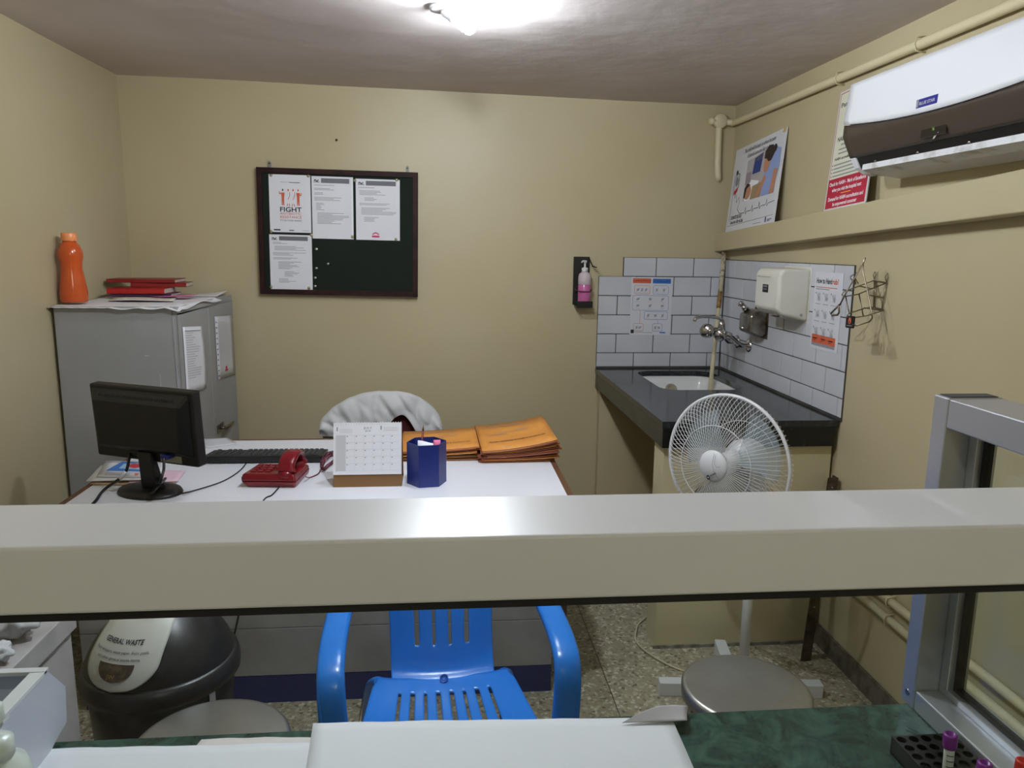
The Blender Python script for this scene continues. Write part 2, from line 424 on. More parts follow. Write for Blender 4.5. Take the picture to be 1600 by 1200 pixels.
MB().box((XK+.012, YK+.024, 0), (XR-.014, YK+.03, .014)).build('cement_fillet', mat('cement', (150, 146, 136), .9, var=(30, (110, 106, 98), .4, .6)), t)
t = thing('wash_basin', 'white ceramic wash basin sunk into the black granite counter', 'sink', ((HX0+HX1)/2, 3.68, ZK-.2))
def basin_loop(k, z): return [V((HX0+HX1)/2+(a-(HX0+HX1)/2)*k, (HY0+HY1)/2+(b-(HY0+HY1)/2)*k, z) for a, b in inner]
bb = MB(); loops = [basin_loop(1.03, ZK-.03), basin_loop(1.0, ZK-.032), basin_loop(.93, ZK-.06), basin_loop(.86, ZK-.17), basin_loop(.7, ZK-.195), basin_loop(.1, ZK-.2)]
n_ = len(inner); bb.v += [p for l in loops for p in l]
for a in range(len(loops)-1):
    for i in range(n_):
        j = (i+1) % n_; bb.f.append((a*n_+i, a*n_+j, (a+1)*n_+j, (a+1)*n_+i)); bb.sm.append(True)
bb.f.append(tuple((len(loops)-1)*n_+k for k in range(n_))); bb.sm.append(False)
M_CERAM = mat('ceramic', (216, 216, 216), .12)
bb.build('bowl', M_CERAM, t, solid=.006)
MB().lathe([(.032, 0), (.03, .006), (.02, .008), (.018, -.01), (0, -.012)], (1.215, 3.875, ZK-.085), 24, V(0, -1, .75)).build('overflow_rim', mat('stained_ceramic', (150, 140, 118), .5), t)
MB().lathe([(.03, 0), (.028, .004), (.012, .004), (0, .002)], ((HX0+HX1)/2, (HY0+HY1)/2, ZK-.2), 20).build('drain', M_CHROME, t)

# corner supply pipe, tap, soap dispenser, hand dryer
t = thing('water_pipe', 'pale painted water pipe dropping from the ledge into the sink corner', 'pipe', (1.386, 3.76, ZK-.1))
pt = V(1.505, 3.99, 1.60); pb = V(1.386, 3.76, .88)
mid = pt.lerp(pb, .30); mid2 = pt.lerp(pb, .42)
MB().tube([pt, mid], .012, 12).build('upper_pipe', mat('flaking_paint', (190, 180, 152), .6, var=(60, (120, 100, 76), .5, .65)), t)
MB().tube([mid, mid2], .0125, 12).build('taped_joint', mat('ochre_tape', (156, 120, 66), .7, var=(40, (110, 84, 48), .4, .6)), t)
MB().tube([mid2, pb], .011, 12).build('lower_pipe', M_CREAMPIPE, t)
t = thing('wall_tap', 'chrome mixer tap with a long flat swivel spout over the sink', 'tap', (1.549, 3.667, 1.126))
MB().lathe([(.034, 0), (.034, .006), (.022, .014), (.016, .016), (.013, .03)], (XR-.008, 3.665, 1.13), 24, V(-1, 0, 0)).build('wall_flange', M_CHROME, t)
MB().lathe([(.034, 0), (.034, .006), (.022, .014), (.016, .016), (.013, .03)], (XR-.008, 3.82, 1.13), 24, V(-1, 0, 0)).build('wall_flange', M_CHROME, t)
MB().tube(smooth_path([(XR-.03, 3.665, 1.13), (1.49, 3.665, 1.135), (1.455, 3.668, 1.165), (1.43, 3.67, 1.178)], 6), .013, 12).build('inlet_elbow', M_CHROME, t)
MB().tube(smooth_path([(XR-.03, 3.82, 1.13), (1.49, 3.82, 1.135), (1.455, 3.8, 1.165), (1.42, 3.74, 1.178)], 6), .013, 12).build('inlet_elbow', M_CHROME, t)
MB().tube(smooth_path([(1.435, 3.645, 1.18), (1.40, 3.65, 1.19), (1.35, 3.65, 1.20), (1.30, 3.65, 1.205)], 6), [.017]*6+[.024]*7+[.02]*6, 16).build('valve_body', M_CHROME, t)
MB().lathe([(.012, -.01), (.036, 0), (.036, .018), (.028, .026), (0, .03)], (1.315, 3.65, 1.205), 24, V(-.55, -.8, .1)).build('handle_knob', M_CHROME, t)
MB().lathe([(.012, -.01), (.03, 0), (.032, .018), (.024, .03), (0, .034)], (1.375, 3.63, 1.19), 24, V(-.45, -.85, -.1)).build('handle_knob', M_CHROME, t)
MB().tube([(1.385, 3.65, 1.195), (1.385, 3.65, 1.24), (1.383, 3.65, 1.258)], [.02, .017, .012], 14).build('spout_base', M_CHROME, t)
MB().tube(smooth_path([(1.385, 3.65, 1.235), (1.378, 3.645, 1.262), (1.34, 3.64, 1.274), (1.28, 3.63, 1.278), (1.243, 3.62, 1.272), (1.234, 3.62, 1.255)], 6), .011, 10, flat=(1.2, .75, 3), up=(0, 0, 1)).build('spout', M_CHROME, t)

t = thing('soap_dispenser', 'tarnished steel liquid soap dispenser below the hand dryer', 'dispenser', (1.5, 3.54, 1.2))
y0, y1 = 3.47, 3.61; x1_ = XR-.008
MB().prism([(0, 0), (.03, -.012), (.085, .01), (.085, .09), (.05, .115), (0, .115)], (x1_, y1, 1.205), (-1, 0, 0), (0, 0, 1), (0, -1, 0), 0, y1-y0).build('tank', mat('dull_steel', (168, 164, 156), .3, metal=1, var=(16, (110, 98, 82), .4, .65)), t, bevel=.008)
MB().box((x1_-.004, y0-.012, 1.185), (x1_, y1+.008, 1.33)).build('backplate', mat('rusty_steel', (110, 90, 68), .55, metal=.6, var=(18, (56, 40, 28), .4, .6)), t)
MB().tube([(1.48, 3.585, 1.315), (1.462, 3.60, 1.34)], [.017, .011], 14).lathe([(.0, 0), (.014, .002), (.016, .01), (.01, .018), (0, .02)], (1.462, 3.60, 1.338), 16, V(-.55, .3, .7)).build('filler_valve', M_CHROME, t)
MB().tube([(1.463, 3.55, 1.235), (1.445, 3.55, 1.225)], .011, 12).build('push_spout', M_CHROME, t)

t = thing('hand_dryer', 'white boxy wall hand dryer with a small black badge above the tap', 'hand dryer', (1.48, 3.2, 1.31))
dprof = [(0, 0), (.115, .028), (.14, .05), (.14, .20), (.12, .222), (0, .222)]
M_DRY = mat('dryer_enamel', (220, 218, 208), .3, var=(4, (208, 202, 186), .45, .7))
MB().prism(dprof, (XR-.008, 3.315, 1.305), (-1, 0, 0), (0, 0, 1), (0, -1, 0), 0, .24).build('housing', M_DRY, t, bevel=.014, seg=3)
MB().box((XR-.012, 3.07, 1.30), (XR-.008, 3.32, 1.535)).build('backplate', M_DRY, t)
s = Sheet((XR-.1495, 3.228, 1.425), (0, -1, 0), (0, 0, 1))
MB().obox(V(XR-.1492, 3.20, 1.44), V(0, -1, 0), V(0, 0, 1), V(-1, 0, 0), .027, .017, .001).build('badge', M_BLACK, t)
s.rect(M_GREYINK, .008, .021, .04, .006, .0015); s.rect(M_GREYINK, .012, .010, .032, .003, .0015); s.emit(t)
MB().tube([(XR-.1492, 3.29, 1.49), (XR-.1492, 3.16, 1.49)], .0012, 4).build('cover_seam', mat('seam', (170, 168, 158), .6), t)
MB().cyl((XR-.085, 3.2, 1.335), (XR-.085, 3.2, 1.318), .03, 16).build('air_nozzle', M_CHROME, t)
MB().cyl((XR-.04, 3.0745, 1.335), (XR-.04, 3.073, 1.335), .006, 10).build('screw', M_CHROME, t)

# ================================================================== posters and signs near the sink
M_ORANGE = mat('orange_ink', (206, 98, 66), .7); M_BLUEINK = mat('blue_ink', (58, 110, 186), .7); M_REDINK = mat('red_ink', (190, 50, 52), .7)
M_PALEINK = mat('pale_ink', (188, 188, 194), .8); M_WHITEINK = mat('white_ink', (236, 236, 240), .8)
M_FILM = mat('laminated_paper', (214, 215, 222), .22)
rn = random.Random(3); M_MIDINK = mat('mid_ink', (166, 166, 174), .8)
O = V(1.021, DW-.0115, 1.140); t = thing('handwash_poster', 'laminated hand washing chart with red and blue boxes on the back wall tiles', 'poster', O)
w, h = .228, .312; U = V(1, 0, -.012)
plate(O, U, (0, 0, 1), w, h).build('sheet', M_FILM, t); s = Sheet(O, U, (0, 0, 1))
s.rect(M_ORANGE, .008, h-.032, .1, .026); s.rect(M_BLUEINK, .118, h-.032, .1, .026)
s.text(M_WHITEINK, 'How to handrub?', .014, h-.022, .012, .088); s.text(M_WHITEINK, 'How to handwash?', .122, h-.022, .012, .092)
def ring(m, x, y, w_, h_, t_=.0016): s.line(m, rrect(x, x+w_, y, y+h_, .008, 3)+[rrect(x, x+w_, y, y+h_, .008, 3)[0]], t_)
ring(M_ORANGE, .018, h-.09, .085, .046); ring(M_BLUEINK, .122, h-.09, .085, .046)
ring(M_BLUEINK, .010, h-.178, .2, .08); ring(M_BLUEINK, .078, h-.228, .13, .044); ring(M_ORANGE, .02, h-.292, .055, .042); ring(M_BLUEINK, .126, h-.292, .055, .042)
s.line(M_ORANGE, [(.055, h-.178), (.055, h-.25)], .0014); s.line(M_BLUEINK, [(.155, h-.228), (.155, h-.25)], .0014)
for (a, b) in [(.038, h-.067), (.06, h-.067), (.082, h-.067), (.142, h-.067), (.182, h-.067)]+[(.04+.068*i, h-.117-.036*j) for i in range(3) for j in range(2)]+[(.1+.04*i, h-.206) for i in range(3)]+[(.038, h-.272), (.056, h-.272), (.142, h-.272), (.162, h-.272)]:
    s.disc(M_MIDINK, a, b, .009, .006, rot=rn.uniform(0, 3)); s.line(M_GREYINK, [(a-.008, b-.011), (a+.01, b+.01)], .0015); s.rect(M_PALEINK, a-.012, b-.017, .024, .002)
s.rect(M_DARKINK, .006, .008, .018, .02); s.rect(M_GREYINK, .03, .012, .1, .002); s.rect(M_BLUEINK, .168, .010, .032, .007)
s.emit(t)

O = V(XR-.0112, 3.033, 1.206); t = thing('handrub_poster', 'hand rub chart with grey hand drawings and an orange foot below the ledge', 'poster', O)
w, h = .222, .312; U = V(0, -1, 0)
plate(O, U, (0, 0, 1), w, h).build('sheet', M_FILM, t); s = Sheet(O, U, (0, 0, 1))
s.text(M_DARKINK, 'How to Hand', .014, h-.045, .03, .125, bold=True); s.text(M_ORANGE, 'rub?', .141, h-.045, .03, .05, bold=True)
s.rect(M_ORANGE, .014, h-.062, .17, .0025); s.rect(M_GREYINK, .014, h-.07, .11, .003)
for j in range(3):
    for i in range(3):
        a, b = .042+.062*i, h-.1-.07*j
        s.disc(M_PALEINK, a, b, .018, .012, rot=rn.uniform(0, 3)); s.disc(M_MIDINK, a+.004, b-.006, .012, .006, rot=rn.uniform(0, 3), l=.0012)
        s.line(M_MIDINK, [(a-.016, b+.012), (a+.014, b-.014)], .003, .0014); s.line(M_MIDINK, [(a+.012, b+.016), (a-.01, b-.016)], .002, .0016)
        s.rect(M_GREYINK, a-.024, b-.03, .044, .0022); s.rect(M_DARKINK, a-.026, b+.012, .004, .006)
s.rect(M_ORANGE, .012, .024, .19, .034); s.rect(M_GREYINK, .012, .012, .19, .012)
for a in (.02, .09, .15): s.rect(M_WHITEINK, a, .04, .034, .003); s.rect(M_WHITEINK, a, .034, .026, .002)
s.emit(t)

# ================================================================== sanitiser bottle in its black wall holder
O = V(.745, DW-.03, 1.29); t = thing('wall_bracket', 'black metal wall bracket that carries the pink sanitiser bottle', 'bracket', O)
MB().box((.703, DW-.012, 1.302), (.79, DW-.001, 1.557)).build('backplate', M_BLACK, t, bevel=.003)
MB().box((.712, DW-.09, 1.290), (.797, DW-.012, 1.30)).box((.712, DW-.09, 1.30), (.797, DW-.086, 1.325)).build('tray', M_BLACK, t)
MB().tube(smooth_path([(.713, DW-.012, 1.385), (.713, DW-.06, 1.38), (.735, DW-.085, 1.376), (.775, DW-.085, 1.376), (.797, DW-.06, 1.38), (.797, DW-.012, 1.385)], 5), .0025, 6).build('retaining_wire', mat('dark_wire', (70, 16, 34), .5), t)
MB().tube(smooth_path([(.785, DW-.012, 1.55), (.795, DW-.04, 1.52), (.80, DW-.06, 1.508), (.815, DW-.07, 1.503), (.815, DW-.045, 1.503), (.796, DW-.045, 1.508)], 5), .003, 6).build('hook', M_BLACK, t)
O = V(.757, DW-.05, 1.3015); t = thing('sanitiser_bottle', 'clear pump bottle of pink hand sanitiser in the wall bracket', 'bottle', O)
M_PINK = mat('pink_liquid', (196, 104, 160), .15, spec=.6); M_CLEARP = mat('milky_plastic', (206, 192, 198), .2)
MB().lathe([(.031, 0), (.034, .004), (.034, .108), (.033, .110)], O, 28).build('filled_body', M_PINK, t)
MB().lathe([(.033, .110), (.034, .112), (.034, .150), (.030, .166), (.016, .176), (.014, .18)], O, 28).build('clear_shoulder', M_CLEARP, t)
MB().lathe([(.017, .178), (.017, .196), (.010, .2), (.005, .2), (.005, .222)], O, 20).build('pump_collar', M_WHITE, t)
MB().tube([O+V(0, 0, .222), O+V(0, 0, .236)], [.008, .009], 14).tube(smooth_path([O+V(.008, 0, .232), O+V(-.012, -.012, .234), O+V(-.022, -.02, .226)], 4), .004, 8).build('pump_head', M_WHITE, t)

# ================================================================== wire bottle rack on the right wall
t = thing('wire_rack', 'bent steel wire elbow dispenser rack with a small black and orange tag', 'wire rack', (1.47, 2.6, 1.36))
xa, xb, xm = XR-.006, XR-.15, XR-.08
M_WIRE = mat('steel_wire', (150, 140, 122), .3, metal=1)
def wire(pts, name, r=.0022, closed=False): MB().tube([ox(a, b, c) for a, b, c in pts], r, 6, closed).build(name, M_WIRE, t)
wire([(1366, 438, xa), (1385, 442, xa), (1340, 460, xm), (1322, 463, xb), (1315, 461, xb), (1318, 456, xb), (1345, 446, xm)], 'top_hoop', closed=True)
wire([(1360, 480, xa), (1378, 483, xa), (1381, 485, xa), (1352, 494, xm), (1330, 497, xb), (1323, 495, xb), (1326, 490, xb), (1350, 482, xm)], 'bottom_hoop', closed=True)
for pts in (((1366, 438, xa), (1365, 481, xa)), ((1385, 442, xa), (1378, 482, xa)), ((1321, 462, xb), (1327, 490, xb)), ((1342, 459, xm), (1349, 494, xm)), ((1368, 438, xa), (1367, 481, xa))): wire(pts, 'upright')
wire([(1343, 447, xm), (1362, 451, xa)], 'cross_wire'); wire([(1358, 461, xa), (1380, 464, xa)], 'cross_wire'); wire([(1350, 481, xm), (1376, 485, xa)], 'cross_wire')
wire([(1366, 436, xa), (1364, 430, xa), (1367, 425, xa), (1369, 430, xa), (1366, 436, xa)], 'wall_hook', .0016)
wire([(1385, 441, xa), (1383, 433, xa), (1387, 427, xa), (1388, 434, xa), (1385, 441, xa)], 'wall_hook', .0016)
wire([(1352, 403, xm), (1349, 412, xm), (1349, 428, xm), (1355, 452, xm), (1362, 488, xm), (1363, 497, xm), (1358, 503, xm), (1338, 509, xb), (1332, 507, xb)], 'lever_arm', .0028)
wire([(1352, 403, xm), (1338, 430, xm), (1325, 452, xb), (1312, 477, xb)], 'lever_arm', .0028)
wire([(1312, 476, xb), (1298, 490, xb), (1300, 493, xb), (1309, 492, xb), (1311, 488, xb), (1311, 478, xb)], 'elbow_loop', .0036, True)
wire([(1342, 424, xm), (1329, 432, xm), (1329, 435, xm), (1337, 444, xm), (1336, 434, xm), (1341, 443, xm)], 'spring_clip', .002)
p0 = ox(1319, 497, xb); s0 = ox(1332, 498, xb); q0 = ox(1321, 512, xb); U = (s0-p0); Vu = V(0, 0, 1); wd = U.length
O = q0+V(0, 0, 0); MB().prism(rrect(0, wd, 0, .042, .006, 3), O, U.normalized(), Vu, U.normalized().cross(Vu), -.002, .001).build('tag', M_BLACK, t)
s = Sheet(O, U, Vu); s.disc(M_ORANGE, wd*.5, .025, .009, .012, l=.002); s.disc(M_BLACK, wd*.5, .021, .003, .006, l=.0025); s.rect(M_GREYINK, wd*.2, .007, wd*.6, .0025, .002); s.emit(t)

# ================================================================== conduit with junction box, low conduits, iron upright
t = thing('ceiling_conduit', 'cream conduit with round junction box under the ceiling, running forward along the right wall', 'conduit', (1.458, DW, 1.97))
MB().tube(smooth_path([(1.458, DW-.02, 2.264), (1.50, DW-.022, 2.262), (1.522, DW-.04, 2.258), (1.527, DW-.09, 2.257), (1.527, 3.2, 2.257), (1.527, 2.2, 2.256), (1.527, 1.0, 2.256), (1.527, -.6, 2.256)], 8), .0165, 14).build('long_pipe', M_CREAMPIPE, t)
MB().tube(smooth_path([(1.455, DW-.02, 2.26), (1.457, DW-.02, 2.14), (1.46, DW-.02, 2.03), (1.466, DW-.018, 1.985), (1.474, DW-.004, 1.972)], 6), .0165, 14).build('drop_pipe', M_CREAMPIPE, t)
MB().lathe([(.037, 0), (.037, .034), (.034, .037), (0, .038)], (1.458, DW, 2.266), 24, V(0, -1, 0)).lathe([(.018, 0), (.02, .02), (.014, .03)], (1.43, DW-.02, 2.266), 16, V(-1, 0, 0)).build('junction_box', M_CREAMPIPE, t)
for y in (2.95, 2.45, 1.9):
    MB().tube([(XR-.001, y, 2.28), (1.515, y, 2.277), (1.508, y, 2.256), (1.515, y, 2.236), (XR-.001, y, 2.232)], .003, 6).build('saddle_clip', M_CREAMPIPE, t)
for z, txt in ((.418, 'upper'), (.352, 'lower')):
    t = thing('wall_conduit', 'cream conduit pipe, %s of the pair low on the right wall' % txt, 'conduit', (1.53, 2.0, z), group='pair of low conduits on the right wall')
    MB().tube([(1.533, 2.76, z), (1.533, 1.6, z), (1.533, -1.5, z)], .0145, 12).build('pipe', M_CREAMPIPE, t)
    for y in (2.3, 1.4): MB().tube([(XR-.001, y, z+.02), (1.516, y, z+.016), (1.513, y, z), (1.516, y, z-.016), (XR-.001, y, z-.02)], .0025, 6).build('saddle_clip', M_CREAMPIPE, t)
t = thing('iron_upright', 'dark rusty iron bar standing upright against the sink pier', 'bar', (1.44, 2.66, 0))
pb_ = V(1.432, 2.652, 0); pt_ = V(1.512, 2.712, .735); ax_ = (pt_-pb_).normalized()
M_RUST = mat('rusty_iron', (84, 70, 56), .6, metal=.3, var=(20, (48, 38, 30), .4, .6))
MB().hexa([pb_+V(-.02, -.006, 0), pb_+V(.02, -.006, 0), pb_+V(.02, 0, 0), pb_+V(-.02, 0, 0)], [pt_+V(-.02, -.006, 0), pt_+V(.02, -.006, 0), pt_+V(.02, 0, 0), pt_+V(-.02, 0, 0)]).build('flange', M_RUST, t)
MB().hexa([pb_+V(.014, 0, 0), pb_+V(.02, 0, 0), pb_+V(.02, .03, 0), pb_+V(.014, .03, 0)], [pt_+V(.014, 0, 0), pt_+V(.02, 0, 0), pt_+V(.02, .03, 0), pt_+V(.014, .03, 0)]).build('web', M_RUST, t)
for k in (.3, .62, .95): MB().cyl(pb_.lerp(pt_, k)+V(0, -.0075, 0), pb_.lerp(pt_, k)+V(0, -.0055, 0), .004, 8).build('bolt', M_STEEL, t)

# ================================================================== air conditioner
YA, YB = 2.525, 1.66
t = thing('air_conditioner', 'white split air conditioner with a bronze lower panel on the right wall', 'air conditioner', (1.45, 2.1, 1.88))
MB().prism([(1.549, 2.15), (1.372, 2.15), (1.356, 2.14), (1.352, 1.94), (1.375, 1.908), (1.40, 1.908), (1.44, 1.858), (1.549, 1.845)][::-1], (0, YA-.004, 0), (1, 0, 0), (0, 0, 1), (0, -1, 0), 0, YA-YB-.008).build('chassis', M_WHITE, t, bevel=.004)
def acx(z):      # front surface
    k = (2.145-z)/.235
    return 1.355-.016*math.sin(min(max(k, 0), 1)*PI*.62)+(.03*max(0, k-.72)/.28)
def bnd(v): return 1.983+.033*((v-.6)/.6)**2          # bottom of the white panel, a shallow smile
def acpanel(za, zb, lift):
    def f(u, v):
        y = YA+(YB-YA)*v; z = za(v)+(zb(v)-za(v))*u
        return V(acx(z)-lift, y, z)
    return f
MB().grid(acpanel(lambda v: 2.142, bnd, .004), 10, 24).build('white_panel', M_WHITE, t, solid=.006)
M_BRONZE = mat('bronze_plastic', (80, 70, 62), .3, metal=.35)
MB().grid(acpanel(lambda v: bnd(v)-.003, lambda v: 1.909, .001), 10, 24).build('bronze_panel', M_BRONZE, t, solid=.006)
MB().prism([(1.374, 1.907), (1.53, 1.907), (1.43, 1.862), (1.395, 1.868)], (0, YA-.03, 0), (1, 0, 0), (0, 0, 1), (0, -1, 0), 0, YA-YB-.06).build('air_outlet', M_BLACK, t)
for y in (2.40, 2.18, 1.96): MB().cyl((1.40, y, 1.900), (1.385, y, 1.884), .006, 10).build('vane_peg', M_STEEL, t)
MB().hexa([V(1.384, YA-.05, 1.866), V(1.43, YA-.05, 1.852), V(1.432, YA-.05, 1.857), V(1.386, YA-.05, 1.884)][::-1], [V(1.384, YB+.03, 1.866), V(1.43, YB+.03, 1.852), V(1.432, YB+.03, 1.857), V(1.386, YB+.03, 1.884)][::-1]).build('louver', mat('dusty_white', (216, 216, 218), .5, var=(18, (170, 166, 160), .5, .7)), t)
for y in (YA, YB):
    MB().prism([(1.37, 1.94), (1.368, 1.905), (1.385, 1.876), (1.415, 1.857), (1.45, 1.85), (1.45, 1.91)], (0, y, 0), (1, 0, 0), (0, 0, 1), (0, -1, 0), -.001 if y == YA else -.03, .03 if y == YA else .001).build('end_cap', M_WHITE, t, bevel=.004)
s = Sheet(fn=lambda a, b, l=0: V(acx(b)-.0085-l, a, b))
def acy(x, y): p = ox(x, y, 1.345); return p.y, p.z
ya, za = acy(1439, 160); 
MB().obox(V(acx(za)-.0075, ya-.045, za-.006), V(0, -1, 0), V(0, 0, 1), V(-1, 0, 0), .046, .0115, .0012).build('badge', mat('badge_blue', (38, 40, 130), .3), t)
s.text(M_PALEINK, 'BLUE STAR', ya-.014, za-.011, .012, -.07, bold=True, l=.001); s.rect(M_GREYINK, ya-.001, za-.015, -.010, .019, .001)
s.emit(t, {M_PALEINK: 'lettering'})
yd, zd = acy(1455, 201)
MB().obox(V(acx(zd)-.004, yd, zd), V(0, -1, 0), V(0, 0, 1), V(-1, 0, 0), .055, .019, .002).build('display', mat('display_black', (20, 14, 14), .15), t, bevel=.004)
s = Sheet(fn=lambda a, b, l=0: V(acx(zd)-.0065-l, a, b))
s.text(mat('display_digits', (120, 170, 60), .5, emit=.5), '16', yd+.004, zd-.005, .014, -.011); s.emit(t, {MATS['display_digits']: 'digits'})
MB().poly([V(acx(1.91)-.010, 2.078, 1.911), V(acx(1.92)-.010, 2.064, 1.911), V(acx(1.93)-.010, 2.040, 1.925), V(acx(1.925)-.010, 2.06, 1.922)]).build('peeling_sticker', mat('sticker', (200, 200, 204), .4), t, solid=.0006)

# ================================================================== posters leaning on the ledge
def leaning(name, label, ya, yb, h, x0=1.497, x1=1.541, cat='poster'):
    za, zb = ledge_z(ya, 1)+.0015, ledge_z(yb, 1)+.0015
    O = V(x0, ya, za); Uu = V(0, yb-ya, zb-za); w = Uu.length; Uu.normalize()
    Vv = V(x1-x0, 0, math.sqrt(h*h-(x1-x0)**2)); Vv = (Vv-Uu*Vv.dot(Uu)).normalized()
    t = thing(name, label, cat, O)
    MB().prism([(0, 0), (w, 0), (w, h), (0, h)], O, Uu, Vv, Uu.cross(Vv), -.004, 0).build('board', M_FILM, t)
    return t, Sheet(O, Uu, Vv), w
t, s, w = leaning('donation_poster', 'white blood donation poster showing a nurse in blue, leaning in the corner', 3.975, 3.385, .425)
h = .425; X = lambda a: a*w; Y = lambda b: b*h
sk = mat('skin_print', (186, 132, 104), .7); hb = mat('hair_print', (48, 34, 30), .7); lb = mat('shirt_print', (142, 160, 206), .7); bg = mat('photo_grey', (176, 170, 172), .7); kh = mat('khaki_print', (160, 136, 104), .7); nb = mat('navy_print', (44, 62, 130), .7)
s.text(M_DARKINK, 'This child will be back to school because', X(.2), Y(.915), .030, X(.62), shear=.25); s.text(M_DARKINK, 'of special someone like you!', X(.28), Y(.845), .030, X(.44), shear=.25)
s.shape(bg, [(X(.31), Y(.33)), (X(.92), Y(.33)), (X(.92), Y(.80)), (X(.78), Y(.86)), (X(.31), Y(.80))], .0006)
s.shape(mat('pink_grey', (150, 136, 146), .7), [(X(.31), Y(.52)), (X(.42), Y(.52)), (X(.42), Y(.66)), (X(.31), Y(.66))], .0008)
s.shape(nb, [(X(.44), Y(.62)), (X(.6), Y(.62)), (X(.62), Y(.80)), (X(.46), Y(.80))], .0010)
s.shape(mat('slate_print', (76, 84, 110), .7), [(X(.455), Y(.76)), (X(.615), Y(.76)), (X(.62), Y(.83)), (X(.46), Y(.80))], .0012)
s.shape(M_WHITEINK, [(X(.32), Y(.42)), (X(.44), Y(.56)), (X(.6), Y(.52)), (X(.5), Y(.33)), (X(.34), Y(.33))], .0010)
s.shape(kh, [(X(.46), Y(.33)), (X(.66), Y(.33)), (X(.70), Y(.50)), (X(.48), Y(.48))], .0012)
s.disc(sk, X(.39), Y(.425), X(.075), Y(.085), l=.0014); s.shape(hb, [(X(.315), Y(.37)), (X(.345), Y(.36)), (X(.37), Y(.47)), (X(.44), Y(.505)), (X(.37), Y(.53)), (X(.32), Y(.48))], .0016)
s.shape(lb, [(X(.68), Y(.33)), (X(.88), Y(.33)), (X(.96), Y(.60)), (X(.95), Y(.80)), (X(.84), Y(.84)), (X(.74), Y(.70)), (X(.68), Y(.56))], .0014)
s.shape(sk, [(X(.56), Y(.34)), (X(.63), Y(.34)), (X(.74), Y(.52)), (X(.70), Y(.57))], .0016); s.shape(sk, [(X(.83), Y(.33)), (X(.91), Y(.33)), (X(.94), Y(.58)), (X(.87), Y(.60))], .0018)
s.disc(sk, X(.72), Y(.69), X(.06), Y(.105), l=.0018, rot=-.3); s.shape(hb, [(X(.655), Y(.75)), (X(.70), Y(.74)), (X(.74), Y(.70)), (X(.79), Y(.70)), (X(.85), Y(.78)), (X(.80), Y(.87)), (X(.72), Y(.88)), (X(.66), Y(.83))], .002)
s.disc(hb, X(.84), Y(.82), X(.035), Y(.045), l=.0021)
s.line(M_DARKINK, [(X(.06), Y(.12)), (X(.06), Y(.66)), (X(.12), Y(.70)), (X(.17), Y(.68)), (X(.17), Y(.52))], .003); s.disc(M_DARKINK, X(.1), Y(.71), .012, .014)
s.shape(M_REDINK, [(X(.075), Y(.49)), (X(.165), Y(.53)), (X(.15), Y(.47)), (X(.08), Y(.44))]); s.line(M_DARKINK, [(X(.12), Y(.47)), (X(.12), Y(.40))], .006)
s.line(M_GREYINK, [(X(.08), Y(.5)), (X(.08), Y(.65)), (X(.16), Y(.68)), (X(.16), Y(.53))], .002); s.disc(M_GREYINK, X(.12), Y(.6), .02, .024)
s.line(M_DARKINK, [(X(.15), Y(.44)), (X(.17), Y(.34)), (X(.22), Y(.40)), (X(.24), Y(.34)), (X(.21), Y(.26)), (X(.27), Y(.2)), (X(.38), Y(.19)), (X(.4), Y(.25)), (X(.41), Y(.17)), (X(.43), Y(.2)), (X(.52), Y(.2)), (X(.535), Y(.26)), (X(.55), Y(.18)), (X(.57), Y(.21)), (X(.66), Y(.21)), (X(.675), Y(.27)), (X(.69), Y(.19)), (X(.71), Y(.22)), (X(.8), Y(.22)), (X(.815), Y(.28)), (X(.83), Y(.2)), (X(.85), Y(.23)), (X(.96), Y(.24))], .0028)
s.text(M_DARKINK, 'DONATE BLOOD', X(.09), Y(.145), .026, X(.24), bold=True); s.text(M_DARKINK, 'Give the Gift of Life', X(.09), Y(.09), .024, X(.28), bold=True)
s.line(M_GREYINK, [(X(.02), Y(.07)), (X(.97), Y(.09))], .0025); s.rect(nb, X(.83), Y(.025), .012, .024); s.rect(M_GREYINK, X(.87), Y(.042), .05, .006); s.rect(M_GREYINK, X(.87), Y(.028), .03, .006); s.rect(M_GREYINK, X(.6), Y(.03), .09, .003)
s.emit(t); MB().prism([(X(.93), Y(.955)), (X(.985), Y(.945)), (X(.995), Y(.995)), (X(.95), Y(1.01))], s.at(0, 0), s.at(1, 0)-s.at(0, 0), s.at(0, 1)-s.at(0, 0), s.at(0, 0, 1)-s.at(0, 0), .0005, .0014).build('tape', mat('tape', (186, 170, 120), .4), t)
t, s, w = leaning('accreditation_poster', 'tall red bordered accreditation poster half hidden behind the air conditioner', 2.93, 2.635, .455)
h = .455; crim = mat('crimson_ink', (176, 30, 58), .6); cream = mat('cream_ink', (214, 212, 190), .7)
s.rect(cream, .006, .006, w-.012, h-.012, .0005); s.frame(crim, .008, .008, w-.016, h-.016, .003); s.rect(crim, .008, .008, w-.016, .112, .0007)
s.text(M_WHITEINK, "Check for NABH - 'Mark of Excellence'", w/2, .093, .02, w*.88, 'C', True); s.text(M_WHITEINK, 'when you visit the hospital next', w/2, .07, .02, w*.7, 'C', True)
s.rect(mat('yellow_ink', (226, 180, 60), .7), w*.38, .058, w*.24, .003); s.text(M_WHITEINK, 'Demand for NABH accreditation and', w/2, .036, .02, w*.84, 'C', True); s.text(M_WHITEINK, 'be empowered consumer', w/2, .015, .02, w*.58, 'C', True)
for k, wd in enumerate((.86, .9, .84, .88)): s.rect(M_GREYINK, .03, .128+.014*k, w*wd*.86, .005); s.disc(M_DARKINK, .02, .131+.014*k, .003)
